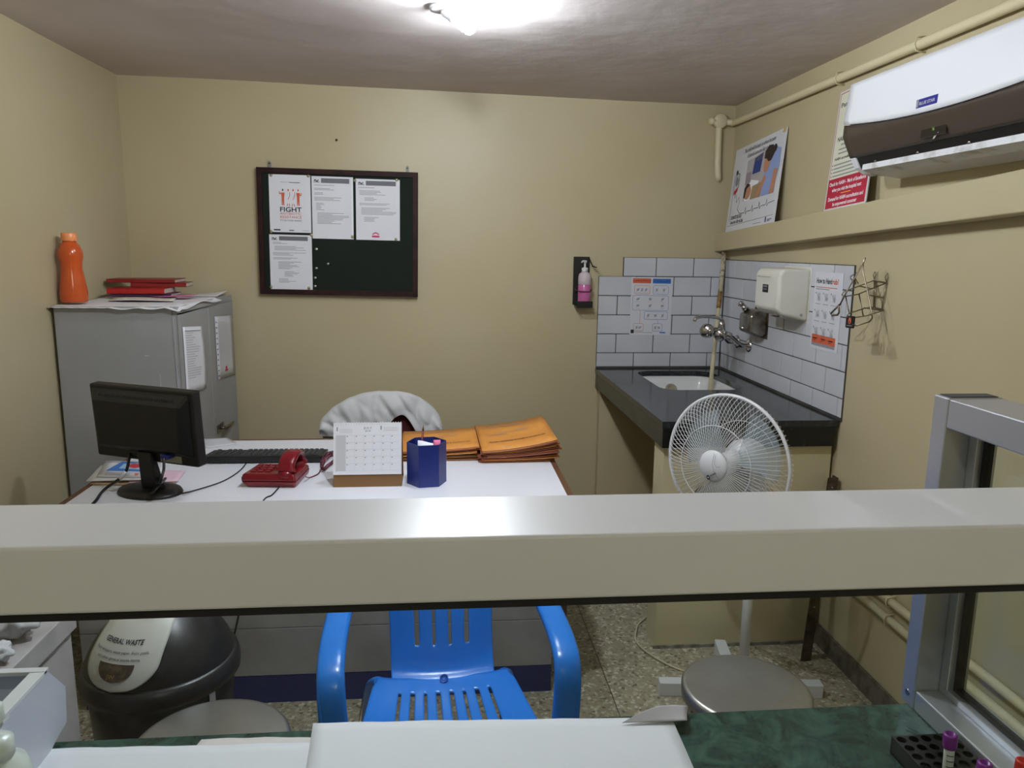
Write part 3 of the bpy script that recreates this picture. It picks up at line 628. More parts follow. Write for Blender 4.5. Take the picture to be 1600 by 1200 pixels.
s.text(M_DARKINK, 'NABH accreditation of hospital', .03, .19, .015, w*.7, bold=True); s.rect(M_GREYINK, .05, .212, w*.7, .005); s.rect(M_GREYINK, .05, .227, w*.66, .005); s.text(M_DARKINK, 'When it comes', .06, .242, .014, w*.4)
s.text(M_DARKINK, "NABH - 'Mark of Excellence'", .03, .262, .024, w*.9, bold=True); s.text(M_DARKINK, 'Patient Safety', .02, .392, .024, w*.66, bold=True); s.text(M_DARKINK, 'A', w*.42, .422, .018); s.disc(crim, w*.62, .335, .034, n=24)
s.emit(t)

# ================================================================== notice board, its papers and pins
bl, br_, zb0, zt0 = -.925, -.125, 1.34, 1.978
TIL = -.013; UB = V(1, 0, TIL).normalized(); VB = V(.012, 0, 1).normalized(); NB = V(0, -1, 0)
OB = V(-.930, DW-.028, 1.350); BW, BH = .805, .632
t = thing('notice_board', 'dark green felt notice board in a dark wood frame on the back wall', 'notice board', OB)
MB().prism([(.02, .02), (BW-.02, .02), (BW-.02, BH-.02), (.02, BH-.02)], OB, UB, VB, NB, -.022, .002).build('felt_panel', mat('green_felt', (14, 26, 18), .95, bump=(200, .2, .002)), t)
M_FR = mat('dark_wood', (48, 22, 20), .6, spec=.2, var=(20, (34, 16, 14), .4, .6))
for q in ([(0, 0), (BW, 0), (BW-.026, .026), (.026, .026)], [(0, BH), (.026, BH-.026), (BW-.026, BH-.026), (BW, BH)], [(0, 0), (.026, .026), (.026, BH-.026), (0, BH)], [(BW, 0), (BW, BH), (BW-.026, BH-.026), (BW-.026, .026)]):
    MB().prism(q, OB, UB, VB, NB, -.022, .012).build('frame_rail', M_FR, t)
for a in (.06, BW-.055):
    MB().prism([(a-.008, -.01+BH), (a+.008, BH-.01), (a+.008, BH+.026), (a+.004, BH+.034), (a-.004, BH+.034), (a-.008, BH+.026)], OB, UB, VB, NB, -.024, -.020).build('hanger', mat('zinc', (140, 138, 132), .6, metal=.5), t)
    c = OB+UB*a+VB*(BH+.022)+NB*-.02; MB().cyl(c, c+NB*.003, .004, 10).build('hanger_screw', mat('screw_dark', (60, 56, 52), .5, metal=.8), t)
def bpx(x, y): # photo pixel -> board coordinates
    d = oy(x, y, DW-.026)-OB; return d.dot(UB), d.dot(VB)
rn = random.Random(11)
def notice(label, x0, y0, x1, y1, lift=.0035):   # pixel corners left-top / right-bottom
    a0, b1 = bpx(x0, y0); a1, b0 = bpx(x1, y1); O = OB+UB*a0+VB*b0+NB*lift; w, h = a1-a0, b1-b0
    t = thing('notice_sheet', label, 'paper', O, group='papers on the notice board'); plate(O, UB, VB, w, h).build('sheet', M_PAPER, t)
    return t, Sheet(O, UB, VB), w, h
def letterhead(s, w, h, paras):
    s.rect(mat('grey_bar', (112, 112, 120), .7), w*.23, h*.895, w*.68, h*.075)
    for k in range(5): s.disc(M_DARKINK, w*(.07+.022*k), h*(.93+.012*math.sin(k*1.7)), w*.02, h*.008, rot=-.9+k*.45)
    s.rect(M_GREYINK, w*.05, h*.9, w*.14, h*.014)
    y = h*.855
    for n, ind, wd in paras:
        s.para(M_GREYINK, w*ind, y, w*wd, n, h*.021, h*.007, rn); y -= h*.021*n+h*.03
t, s, w, h = notice('red figure antibiotic resistance notice reading FIGHT, pinned at the board upper left', 420, 272, 487, 364)
cx = w*.51
s.text(M_DARKINK, 'FIGHT', cx, h*.36, h*.115, w*.53, 'C', True); s.text(M_ORANGE, 'ANTIBIOTIC', cx, h*.305, h*.065, w*.52, 'C'); s.text(M_ORANGE, 'RESISTANCE', cx, h*.245, h*.065, w*.52, 'C'); s.text(M_DARKINK, "IT'S IN YOUR HANDS", cx, h*.195, h*.04, w*.52, 'C')
for k, fx in enumerate((.33, .46, .58, .70)):
    x = w*fx
    s.disc(hb if k == 0 else M_ORANGE, x, h*.735, w*.017, h*.02)
    if k in (0, 3):
        s.shape(M_ORANGE, [(x-w*.045, h*.69), (x+w*.045, h*.69), (x+w*.03, h*.60), (x+w*.03, h*.47), (x+w*.005, h*.47), (x, h*.56), (x-w*.008, h*.47), (x-w*.032, h*.47), (x-w*.03, h*.6)])
        s.line(M_ORANGE, [(x-w*.04, h*.685), (x-w*.075, h*.66), (x-w*.085, h*.71)] if k == 0 else [(x+w*.04, h*.66), (x+w*.065, h*.64), (x+w*.075, h*.69)], w*.018)
    else:
        s.line(M_ORANGE, [(x-w*.02, h*.5), (x-w*.03, h*.455)], w*.016); s.line(M_ORANGE, [(x+w*.02, h*.5), (x+w*.025, h*.455)], w*.016)
        s.line(M_REDINK, [(x+w*.04, h*.70), (x+w*.035, h*.64), (x+w*.01, h*.6), (x-w*.01, h*.57)], w*.012)
s.rect(M_GREYINK, w*.27, h*.865, w*.2, h*.006); s.rect(M_DARKINK, w*.48, h*.862, w*.27, h*.010); s.rect(M_DARKINK, w*.09, h*.03, w*.16, h*.022); s.rect(M_DARKINK, w*.46, h*.03, w*.12, h*.014); s.rect(M_PALEINK, w*.78, h*.03, w*.17, h*.01)
s.emit(t)
t, s, w, h = notice('laminated letter between the FIGHT notice and the letter with the pink crest', 487, 275, 553, 374, .0042)
letterhead(s, w, h, ((1, .06, .7), (2, .06, .5), (2, .06, .3), (3, .06, .85), (6, .1, .22), (9, .12, .78))); s.rect(M_WHITEINK, w*.955, h*.02, w*.04, h*.96); s.emit(t)
t, s, w, h = notice('laminated letter with a pink crest at its foot, at the board upper right', 556, 279, 625, 376, .0038)
letterhead(s, w, h, ((1, .06, .75), (4, .08, .85), (3, .2, .3), (2, .08, .85), (6, .12, .8), (4, .18, .4)))
pk = mat('pink_ink', (206, 40, 110), .7); s.rect(pk, w*.36, h*.045, w*.17, h*.03)
for k in range(5): s.disc(pk, w*(.385+.03*k), h*(.10+.02*math.sin(k*.8)), w*.018, h*.012, rot=-.9+k*.45)
s.emit(t)
t, s, w, h = notice('typed letter with a grey heading at the board lower left', 421, 366, 489, 453, .0038)
letterhead(s, w, h, ((2, .08, .4), (4, .12, .75), (3, .08, .85), (2, .08, .6), (7, .2, .55), (5, .34, .35), (4, .2, .45))); s.emit(t)
M_PIN = mat('brass_pin', (176, 166, 130), .3, metal=.9); M_PINS = mat('silver_pin', (200, 200, 200), .25, metal=1)
pins = [(424, 274), (482, 275), (555, 282), (424, 362), (487, 367), (551, 370), (619, 374), (424, 448), (483, 450), (620, 281)]
loose = [(495, 389), (513, 412), (495, 419), (493, 434), (493, 447)]
def pin(x, y, label, grp, m):
    a, b = bpx(x, y); c = OB+UB*a+VB*b+NB*.0035
    t = thing('push_pin', label, 'pin', c, group=grp); MB().lathe([(.0075, 0), (.008, .0015), (.006, .004), (0, .0055)], c, 14, NB).build('pin_head', m, t); MB().cyl(c-NB*.0005, c-NB*.006, .0007, 6).build('pin_point', M_STEEL, t)
for p, l in zip(pins, ('at the top left corner of the FIGHT notice', 'at the top right corner of the FIGHT notice', 'between the two letters at their top edge', 'at the lower left corner of the FIGHT notice', 'where the FIGHT notice meets the typed letter below', 'between the two letters at their bottom edge', 'at the bottom right corner of the pink crest letter', 'at the bottom left corner of the lower typed letter', 'at the bottom right corner of the lower typed letter', 'at the top right corner of the pink crest letter')):
    pin(*p, 'dull brass pin '+l, 'pins holding papers', M_PIN)
for p, l in zip(loose, ('topmost spare pin in the bare green felt', 'spare pin farthest right in the bare green felt', 'middle spare pin in the felt beside the lower typed letter', 'bright spare pin, second from the bottom in the felt', 'lowest spare pin in the felt beside the lower typed letter')):
    pin(*p, l, 'spare pins in the felt', M_PINS)
c = oy(526, 219, DW); tag(MB().lathe([(.0035, -.012), (.0035, .004), (.006, .005), (.006, .008), (0, .009)], c, 10, V(0, -1, 0)).build('wall_nail', mat('dark_nail', (70, 60, 50), .5, metal=.7)), 'single nail in the cream wall above the notice board', 'nail')

# ================================================================== steel cupboard, things on it
CX0, CX1, CY0, CY1, CZ = -1.558, -1.076, 3.212, 4.035, 1.345
t = thing('steel_cupboard', 'grey steel cupboard in the left corner behind the desk', 'cupboard', ((CX0+CX1)/2, (CY0+CY1)/2, 0))
M_GREY = mat('grey_enamel', (156, 157, 158), .4, var=(3, (146, 147, 148), .4, .65))
MB().box((CX0, CY0, .06), (CX1-.02, CY1, CZ)).build('body', M_GREY, t, bevel=.004)
MB().box((CX1-.02, CY0, CZ-.03), (CX1, CY1, CZ)).box((CX1-.02, CY0, .06), (CX1, CY0+.03, CZ-.03)).box((CX1-.02, CY1-.02, .06), (CX1, CY1, CZ-.03)).box((CX1-.02, CY0+.03, .06), (CX1, CY1-.02, .09)).build('front_frame', M_GREY, t, bevel=.003)
ym = (CY0+CY1)/2+.005
for a, b in ((CY0+.033, ym-.002), (ym+.002, CY1-.023)):
    d = MB().box((CX1-.016, a, .093), (CX1-.001, b, CZ-.034)).build('door', M_GREY, t, bevel=.003)
    if a > ym-.01:
        MB().box((CX1-.001, 3.66, .70), (CX1+.003, 3.76, .74)).tube([(CX1+.003, 3.70, .722), (CX1+.03, 3.70, .722)], .008, 10).tube([(CX1+.03, 3.685, .724), (CX1+.034, 3.76, .721), (CX1+.032, 3.82, .717)], .010, 10, flat=(.6, 1, 3)).build('handle', mat('old_chrome', (150, 142, 128), .35, metal=1), d)
for x in (CX0+.03, CX1-.03):
    for y in (CY0+.03, CY1-.03): MB().box((x-.02, y-.02, 0), (x+.02, y+.02, .06)).build('foot', M_GREY, t)
MB().box((CX1-.085, CY0-.0006, .95), (CX1-.0835, CY0, 1.07)).box((CX1-.035, CY0-.0006, .97), (CX1-.034, CY0, 1.02)).box((CX1-.14, CY0-.0006, 1.143), (CX1-.125, CY0, 1.146)).build('scratch', M_PALEINK, t)
# door notices
O = V(CX1+.002, 3.265, .975); t = thing('door_notice', 'curling typed list taped to the near door of the steel cupboard', 'paper', O)
fn = lambda u, v: V(CX1+.0015+.012*(u**2)*(1-v*.5)+.006*math.sin(v*3)*u, 3.262+.228*u, .975-.02*u+(.283)*v)
MB().grid(fn, 8, 10).build('sheet', M_PAPER, t, solid=.0006)
s = Sheet(fn=lambda a, b, l=0: fn(a, b)+V(l, 0, 0)); rn = random.Random(4)
for k in range(20): s.rect(M_PALEINK, .12, .9-.036*k, rn.uniform(.3, .7), .012, .001)
s.rect(M_GREYINK, .1, .93, .8, .014, .001); s.emit(t)
O = V(CX1+.002, 3.712, .945); t = thing('door_notice', 'plastic sleeved list with punched edge on the far door of the steel cupboard', 'paper', O)
fn2 = lambda u, v: V(CX1+.002+.004*u*(1-v), 3.715+.295*u, .955-.02*u+.305*v)
MB().grid(fn2, 6, 6).build('sheet', M_FILM, t, solid=.0006); s = Sheet(fn=lambda a, b, l=0: fn2(a, b)+V(l, 0, 0))
for k in range(11): s.rect(M_DARKINK, .03, .05+.085*k, .05, .02, .001)
for k in range(22): s.rect(M_PALEINK, .18, .9-.03*k, rn.uniform(.3, .7), .01, .001)
s.rect(M_REDINK, .4, .1, .16, .035, .001); s.disc(M_REDINK, .48, .16, .05, .03, l=.001); s.emit(t)
# paper liner with a drooping front edge
def liner(u, v):
    x = CX0-.012+(CX1-CX0+.024)*u; y = CY0-.03+(.62)*v; z = CZ+.003+.004*mnoise.noise(V(x*6, y*6, 1))
    if y < CY0+.01: z -= .012*(1-v)*(.4+abs(mnoise.noise(V(x*9, 2, 1))))
    if u > .9: z -= .02*(u-.9)/.1*(.5+.5*math.sin(v*9)); x += .01*mnoise.noise(V(y*7, 1, 5))
    return V(x, y+.014*mnoise.noise(V(x*8, 4, 0)), max(z, CZ+.002) if (CX0 < x < CX1 and y > CY0) else z)
tag(MB().grid(liner, 30, 24).build('paper_liner', M_PAPER, solid=.0008), 'white paper sheet spread over the top of the grey steel cupboard', 'paper')
tag(MB().grid(lambda u, v: V(CX0+.30+.17*u, CY0+.61+.20*v, CZ+.004+.02*u*u*v), 8, 8).build('paper_sheet', M_PAPER, solid=.0008), 'curled white sheet at the back corner of the cupboard top', 'paper')
tag(MB().grid(lambda u, v: V(-1.42+.26*u-.05*v, 3.40+.18*v+.03*u, CZ+.0115+.002*math.sin(u*5)), 8, 6).build('paper_sheet', mat('cream_paper', (222, 214, 206), .8), solid=.002), 'loose cream papers in front of the red books on the cupboard', 'paper')
# orange bottle
O = V(-1.512, 3.30, CZ+.012); t = thing('water_bottle', 'orange translucent water bottle with a pale orange cap on the cupboard', 'bottle', O, scale=1.04)
M_ORB = mat('orange_plastic', (198, 84, 34), .16, spec=.6); k = 1.0
MB().lathe([(.0, .002), (.046, 0), (.050, .006), (.050, .04), (.044, .09), (.038, .13), (.039, .155), (.044, .178), (.043, .2), (.034, .222), (.024, .234), (.023, .24)], (0, 0, 0), 36).build('bottle_body', M_ORB, t, world=False)
MB().lathe([(.027, .238), (.028, .24), (.028, .266), (.026, .27), (0, .27)], (0, 0, 0), 28).build('cap', mat('pale_orange', (240, 150, 96), .35), t, world=False)
# red books (lying flat)
def flat_book(label, c, w, d, h, rz, m, pm):
    t = thing('book', label, 'book', c, rz, group='red books on the cupboard')
    MB().box((-w/2, -d/2, .002), (w/2-.003, d/2, h-.002)).build('pages', pm, t, world=False)
    MB().box((-w/2-.003, -d/2-.003, 0), (w/2, d/2+.003, .002)).box((-w/2-.003, -d/2-.003, h-.002), (w/2, d/2+.003, h)).box((-w/2-.003, -d/2-.003, 0), (w/2, -d/2-.001, h)).build('cover', m, t, world=False)
    return t
M_REDB = mat('red_cover', (176, 38, 34), .35); M_REDD = mat('dark_red_cover', (140, 36, 34), .4); M_PG = mat('page_edge', (206, 196, 184), .8); M_PURP = mat('purple_cover', (70, 40, 80), .45)
zz = CZ+.0155
flat_book('thin purple bottom book under the bright red one', (-1.37, 3.70, zz), .26, .17, .012, .06, M_PURP, M_PG)
flat_book('bright red book in the middle of the pile on the cupboard', (-1.385, 3.69, zz+.0125), .245, .17, .024, .04, M_REDB, M_PG)
flat_book('dark red book with bent page corners near the pile top', (-1.33, 3.80, zz+.037), .24, .16, .020, .12, M_REDD, M_PG)
flat_book('slim red ledger lying on top of the book pile', (-1.40, 3.80, zz+.0575), .30, .18, .016, .05, M_REDD, M_PG)
tag(MB().grid(lambda u, v: V(-1.30+.16*u, 3.56+.12*v+.02*u, CZ+.0165+.004*u), 4, 4).build('paper_sheet', mat('pink_paper', (214, 120, 160), .7), solid=.001), 'pink leaflet sticking out beneath the red books', 'paper')

# ================================================================== the desk
DX0, DX1, DY0, DY1 = -1.203, .436, 2.37, 3.20
t = thing('office_desk', 'white topped office desk with brown edging and grey front panels', 'desk', ((DX0+DX1)/2, 2.93, 0))
MB().box((DX0+.022, DY0+.022, DESK-.026), (DX1-.022, DY1-.022, DESK)).build('tabletop', M_LAMI, t)
for a, b in (((DX0, DY0, DESK-.028), (DX1, DY0+.022, DESK)), ((DX0, DY1-.022, DESK-.028), (DX1, DY1, DESK)), ((DX0, DY0+.022, DESK-.028), (DX0+.022, DY1-.022, DESK)), ((DX1-.022, DY0+.022, DESK-.028), (DX1, DY1-.022, DESK))):
    MB().box(a, b).build('edge_strip', M_BROWN, t, bevel=.002)
M_PAN = mat('grey_laminate', (168, 166, 168), .4, var=(5, (150, 147, 148), .4, .65))
FX0, FX1, FY = DX0-.03, .392, 2.515
for z0, z1 in ((.106, .283), (.286, .47), (.473, DESK-.03)): MB().box((FX0, FY, z0), (FX1, FY+.018, z1)).build('front_panel', M_PAN, t, bevel=.001, seg=1)
MB().box((FX0, FY+.001, 0), (FX1, FY+.019, .104)).build('kick_panel', mat('navy_panel', (30, 42, 104), .4), t)
for x in (FX0, FX1-.004):
    for z0, z1 in ((.106, .283), (.286, .47), (.473, DESK-.03)): MB().box((x, FY+.019, z0), (x+.004 if x > 0 else x+.018, DY1-.1, z1)).build('side_panel', M_PAN, t)
    MB().box((x, FY+.019, 0), (x+.004 if x > 0 else x+.018, DY1-.1, .104)).build('kick_panel', MATS['navy_panel'], t)
M_MAH = mat('mahogany', (62, 34, 26), .5)
for x, y in ((DX1-.03, DY0+.075), (DX1-.03, DY1-.06), (DX0+.002, DY1-.06)): MB().box((x, y, 0), (x+.026, y+.03, DESK-.028)).build('leg', M_MAH, t)

# ------------------------------------------------------------------ monitor seen from behind
a_ = math.radians(25); MC = V(-1.005, 2.523, DESK)
t = thing('computer_monitor', 'black flat computer monitor turned away on the desk', 'monitor', MC, -a_, scale=KD)
# local: x right along the panel, y away from the camera (screen side)
lo, hi, zl, zh = -.17, .272, .113, .372; tl = .06   # tilt
TM = Matrix.Translation((0, 0, .24)) @ Matrix.Rotation(.05, 4, 'X') @ Matrix.Translation((0, 0, -.24))
def tb(mb, M=TM): mb.v = [M @ p for p in mb.v]; return mb
tb(MB().box((lo, -.012, zl), (hi, .03, zh))).build('bezel', M_BLACK, t, bevel=.006, world=False)
tb(MB().hexa([V(lo+.012, -.011, zl+.03), V(hi-.012, -.011, zl+.03), V(hi-.012, -.011, zh-.01), V(lo+.012, -.011, zh-.01)], [V(lo+.045, -.045, zl+.055), V(hi-.045, -.045, zl+.055), V(hi-.035, -.04, zh-.05), V(lo+.035, -.04, zh-.05)])).build('rear_shell', M_BLACK, t, bevel=.005, world=False)
vb = MB()
for i in range(34): vb.box((lo+.06+.0095*i, -.036, zh-.044), (lo+.065+.0095*i, -.0345+.0, zh-.026))
tb(vb, TM @ Matrix.Translation((0, .005, .0))).build('vent_slots', mat('vent_grey', (44, 44, 46), .5), t, world=False)
tb(MB().box((lo+.01, .029, zl+.012), (hi-.01, .031, zh-.01))).build('screen', mat('screen_black', (6, 7, 9), .1), t, world=False)
tb(MB().box((.115, -.0145, zl+.008), (.205, -.011, zl+.046))).build('port_label', mat('beige_label', (150, 152, 130), .5), t, world=False)
tb(MB().box((.152, -.05, zl+.03), (.178, -.012, zl+.044))).build('video_plug', mat('blue_plug', (40, 46, 120), .4), t, world=False)
MB().hexa([V(.03, -.018, .02), V(.10, -.018, .02), V(.10, .02, .02), V(.03, .02, .02)], [V(.03, -.026, .15), V(.09, -.026, .15), V(.09, -.008, .15), V(.03, -.008, .15)]).build('stand_neck', M_BLACK, t, bevel=.004, world=False)
mb = MB().lathe([(.118, 0), (.12, .004), (.115, .012), (.07, .022), (.03, .024), (0, .024)], (.05, 0, 0), 40)
for p in mb.v: p.y *= .72
mb.build('stand_base', M_BLACK, t, world=False)
w0 = lambda x, y, z=DESK+.003: oz(x, y, z)
pl_ = WM[t] @ (TM @ V(.165, -.05, zl+.034))
MB().tube(smooth_path([pl_, pl_+V(.005, -.02, -.03), pl_+V(-.004, -.03, -.07), w0(258, 748, DESK+.035), w0(236, 772, DESK+.03)], 8), .0045, 8).build('video_cable', M_BLACK, t)
pw_ = WM[t] @ (TM @ V(-.02, -.014, zl+.01))
MB().tube(smooth_path([pw_+V(0, 0, .01), pw_+V(-.01, -.03, -.05), w0(163, 765, DESK+.006), w0(150, 782, DESK+.006), w0(141, 791, DESK+.006)], 8), .0048, 8).build('power_cable', M_BLACK, t)
c_ = smooth_path([pw_+V(0, 0, .01), pw_+V(-.01, -.03, -.05), w0(163, 765, DESK+.006)], 8); MB().tube(c_[7:11], .0062, 8).build('cable_sticker', M_WHITE, t)
tag(MB().tube(smooth_path([w0(272, 773), w0(288, 770), w0(312, 764), w0(350, 751), w0(375, 735), w0(386, 722), w0(392, 716)], 8), .0022, 6).build('data_cable', M_BLACK), 'thin black cable curving across the white desk from monitor to keyboard', 'cable')

# ------------------------------------------------------------------ keyboard
KO = V(-.896, 2.826, DESK); t = thing('keyboard', 'black computer keyboard lying behind the red telephone', 'keyboard', KO, -.012, scale=KD)
kw, kd = .465, .165
MB().hexa([V(0, 0, .004), V(kw, 0, .004), V(kw, kd, .004), V(0, kd, .004)], [V(0, 0, .030), V(kw, 0, .030), V(kw, kd, .014), V(0, kd, .014)]).build('case', M_BLACK, t, bevel=.004, world=False)
MB().box((.04, .01, 0), (.09, .03, .006)).box((kw-.09, .01, 0), (kw-.04, .03, .006)).build('tilt_foot', M_BLACK, t, world=False)
kb = MB().hexa([V(-.0085, -.0085, 0), V(.0085, -.0085, 0), V(.0085, .0085, 0), V(-.0085, .0085, 0)], [V(-.006, -.0065, .008), V(.006, -.0065, .008), V(.006, .0065, .008), V(-.006, .0065, .008)])
M_KEY = mat('key_grey', (52, 54, 58), .5); key0 = None
for r in range(6):
    y = .022+.022*r; z = .030-.016*y/kd; x = .022
    c = 0
    while x < kw-.016:
        if not (c in (15, 19) or (r == 0 and c in (1, 6, 11))):
            M = Matrix.Translation((kw-x, y, z-.001)) @ Matrix.Rotation(-.095, 4, 'X')
            if key0 is None: key0 = kb.build('key', M_KEY, t, world=False); key0.matrix_local = M
            else: clone(key0, 'key', t, M)
        x += .0205; c += 1

# ------------------------------------------------------------------ red telephone
PO = V(-.577, 2.612, DESK); t = thing('desk_telephone', 'dark red corded telephone on the white desk', 'telephone', PO, -.10, scale=KD)
M_RED = mat('red_plastic', (112, 12, 26), .25, spec=.5); hw = .098
def loop(x0, x1, y0, y1, z0, z1): return [V(x0, y0, z0), V(x1, y0, z0), V(x1, y1, z1), V(x0, y1, z1)]
MB().hexa(loop(-hw+.022, hw-.004, -.085, .09, .0, .0), loop(-hw, hw, -.095, .095, .024, .024)).build('base', M_RED, t, bevel=.006, world=False)
MB().hexa(loop(-hw, hw, -.095, .095, .0245, .0245), loop(-hw+.006, hw-.006, -.088, .088, .05, .038)).build('top_shell', M_RED, t, bevel=.006, world=False)
hp = smooth_path([(.058, -.072, .056), (.06, -.06, .085), (.062, -.03, .100), (.062, .0, .104), (.062, .03, .098), (.06, .06, .08), (.058, .075, .05)], 6)
MB().tube(hp, [1.25, 1.2, 1.15]+[1.0]*(len(hp)-6)+[1.15, 1.2, 1.25], 14, flat=(.012, .030, 3.0), up=(1, 0, 0)).build('handset', M_RED, t, bevel=0, world=False)
for y in (-.066, .066): MB().lathe([(.028, 0), (.030, .006), (.027, .02), (.016, .026)], (.058, y, .036), 20).build('handset_cup', M_RED, t, world=False)
for i in range(3):
    for j in range(4): MB().box((-.075+.026*i, -.055+.026*j, .045), (-.058+.026*i, -.039+.026*j, .051)).build('phone_key', mat('phone_key_red', (124, 26, 38), .4), t, world=False)
MB().box((-.094, -.092, .034), (-.078, -.086, .04)).build('indicator', mat('dark_red', (70, 8, 16), .3), t, world=False)
hk = [oz(489, 741, DESK+.012), oz(500, 738, DESK+.008), oz(503, 727, DESK+.012), oz(510, 716, DESK+.014), oz(520, 711, DESK+.014), oz(524, 718, DESK+.012), oz(513, 727, DESK+.012), oz(505, 733, DESK+.011), oz(503, 722, DESK+.02), oz(512, 709, DESK+.02), oz(524, 706, DESK+.018)]
ck = smooth_path(hk[2:], 36); cp = []
for i in range(len(ck)-1):
    tt = (ck[i+1]-ck[i]).normalized(); q = tt.cross(V(0, 0, 1)).normalized(); w_ = q.cross(tt); g = i*.9; cp.append(ck[i]+(q*math.cos(g)+w_*math.sin(g))*.005)
M_MAR = mat('maroon_cord', (92, 24, 48), .35)
MB().tube(cp, .0022, 5).build('coiled_cord', M_MAR, t); MB().tube(smooth_path([oz(478, 745, DESK+.02), oz(484, 746, DESK+.004), oz(496, 741, DESK+.004), oz(501, 734, DESK+.006), oz(503, 729, DESK+.010)], 6), .002, 6).build('cord_tail', M_MAR, t)
MB().tube(smooth_path([oz(437, 760, DESK+.004), oz(432, 766, DESK+.003), oz(424, 774, DESK+.003), oz(414, 779, DESK+.003), oz(400, 800, DESK+.003)], 6), .0024, 6).build('line_cord', M_BLACK, t)

# ------------------------------------------------------------------ desk calendar
O = V(-.254, 2.535, DESK); t = thing('desk_calendar', 'spiral bound month calendar on a brown card stand', 'calendar', O, scale=KD)
cw = .242; M_FAINT = mat('faint_ink', (206, 206, 211), .8); x0 = -.121
M_CARD = mat('brown_card', (116, 84, 48), .7)
fb, ft = V(x0, -.015, 0), V(x0, .045, .218)
def slab(a, b, w, t_, m, name):
    up = (b-a).normalized(); return MB().prism([(0, 0), (w, 0), (w, (b-a).length), (0, (b-a).length)], a, (1, 0, 0), up, V(1, 0, 0).cross(up), -t_, 0).build(name, m, t, world=False)
slab(fb, ft, cw, .0025, M_CARD, 'front_board'); slab(V(x0, .115, 0), V(x0, .05, .218), cw, .0025, M_CARD, 'back_board')
MB().box((x0, -.010, 0), (x0+cw, .112, .0025)).build('bottom_board', M_CARD, t, world=False)
up = (ft-fb).normalized(); N_ = V(1, 0, 0).cross(up); pO = fb+up*.044+N_*.001
MB().prism([(-.001, 0), (cw-.001, 0), (cw-.001, .186), (-.001, .186)], pO, V(1, 0, 0), up, N_, 0, .003).build('pages', M_PAPER, t, world=False)
s = Sheet(pO+N_*.003, (1, 0, 0), up)
s.text(M_GREYINK, 'JULY', .106, .163, .011, .03); s.text(M_GREYINK, '2018', .110, .153, .009, .02)
for k in range(4): s.rect(M_FAINT, .02, .162-.004*k, .046, .0016); s.rect(M_FAINT, .176, .168-.004*k, .054, .0016)
s.rect(M_GREYINK, .010, .156, .004, .014); s.rect(M_GREYINK, .166, .160, .004, .014)
s.rect(mat('week_grey', (196, 197, 200), .8), .008, .014, .034, .126)
for k in range(6): s.rect(M_FAINT, .008, .014+.0253*k, .224, .0009)
for k in range(6): s.rect(M_FAINT, .042+.0318*k, .014, .0009, .126)
for r in range(5):
    for c in range(6): s.rect(M_GREYINK, .046+.0318*c, .034+.0253*r, .004, .003)
s.emit(t, world=False)
rb = MB()
for k in range(26):
    c = ft+V(.006+cw*(k/26), .0, .0); rb.tube([c+V(0, .007*math.cos(g)+.001, .007*math.sin(g)) for g in [2*PI*i/8 for i in range(8)]], .0008, 4, True)
rb.build('spiral_binding', mat('white_wire', (210, 210, 214), .3, metal=.5), t, world=False)

# ------------------------------------------------------------------ hexagonal pen holder and what is in it
HO = V(-.054, 2.562, DESK); t = thing('pen_holder', 'dark blue hexagonal card pen holder', 'pen holder', HO, math.radians(8), scale=KD)
M_NAVY = mat('navy_card', (34, 48, 120), .4); R = .072; hh = .155
hx = [(R*math.cos(PI/3*k), R*math.sin(PI/3*k)) for k in range(6)]; hi_ = [(a*.955, b*.955) for a, b in hx]
for k in range(6):
    l = (k+1) % 6
    MB().hexa([V(*hx[k], 0), V(*hx[l], 0), V(*hi_[l], 0), V(*hi_[k], 0)], [V(*hx[k], hh), V(*hx[l], hh), V(*hi_[l], hh), V(*hi_[k], hh)]).build('side_panel', M_NAVY, t, world=False)
MB().hexa([V(a, b, .001) for a, b in hi_], [V(a, b, .004) for a, b in hi_]).build('bottom', M_NAVY, t, world=False)
O = HO+V(-.03, .02, .006); t = thing('pencil', 'dark red pencil standing in the blue holder', 'pencil', O); dd = V(.10, -.0, 1).normalized()
MB().tube([O, O+dd*.175], .0038, 6).build('shaft', mat('pencil_red', (110, 24, 28), .4), t); MB().tube([O+dd*.175, O+dd*.195], [.0038, .0006], 6).build('point', mat('pencil_wood', (120, 70, 50), .6), t)
tag(MB().grid(lambda u, v: HO+V(-.03+.06*u, -.035+.028*v+.004*math.sin(u*6), .085+.068*v-.012*u), 6, 4).build('paper_slip', M_FILM, solid=.0012), 'folded white paper slip sticking up in the blue pen holder', 'paper')
tag(MB().grid(lambda u, v: HO+V(.024+.024*u, -.03+.012*v, .095+.062*v), 3, 4).build('sticky_note', mat('pink_note', (230, 120, 160), .7), solid=.001), 'small pink note sticking up in the blue pen holder', 'paper')

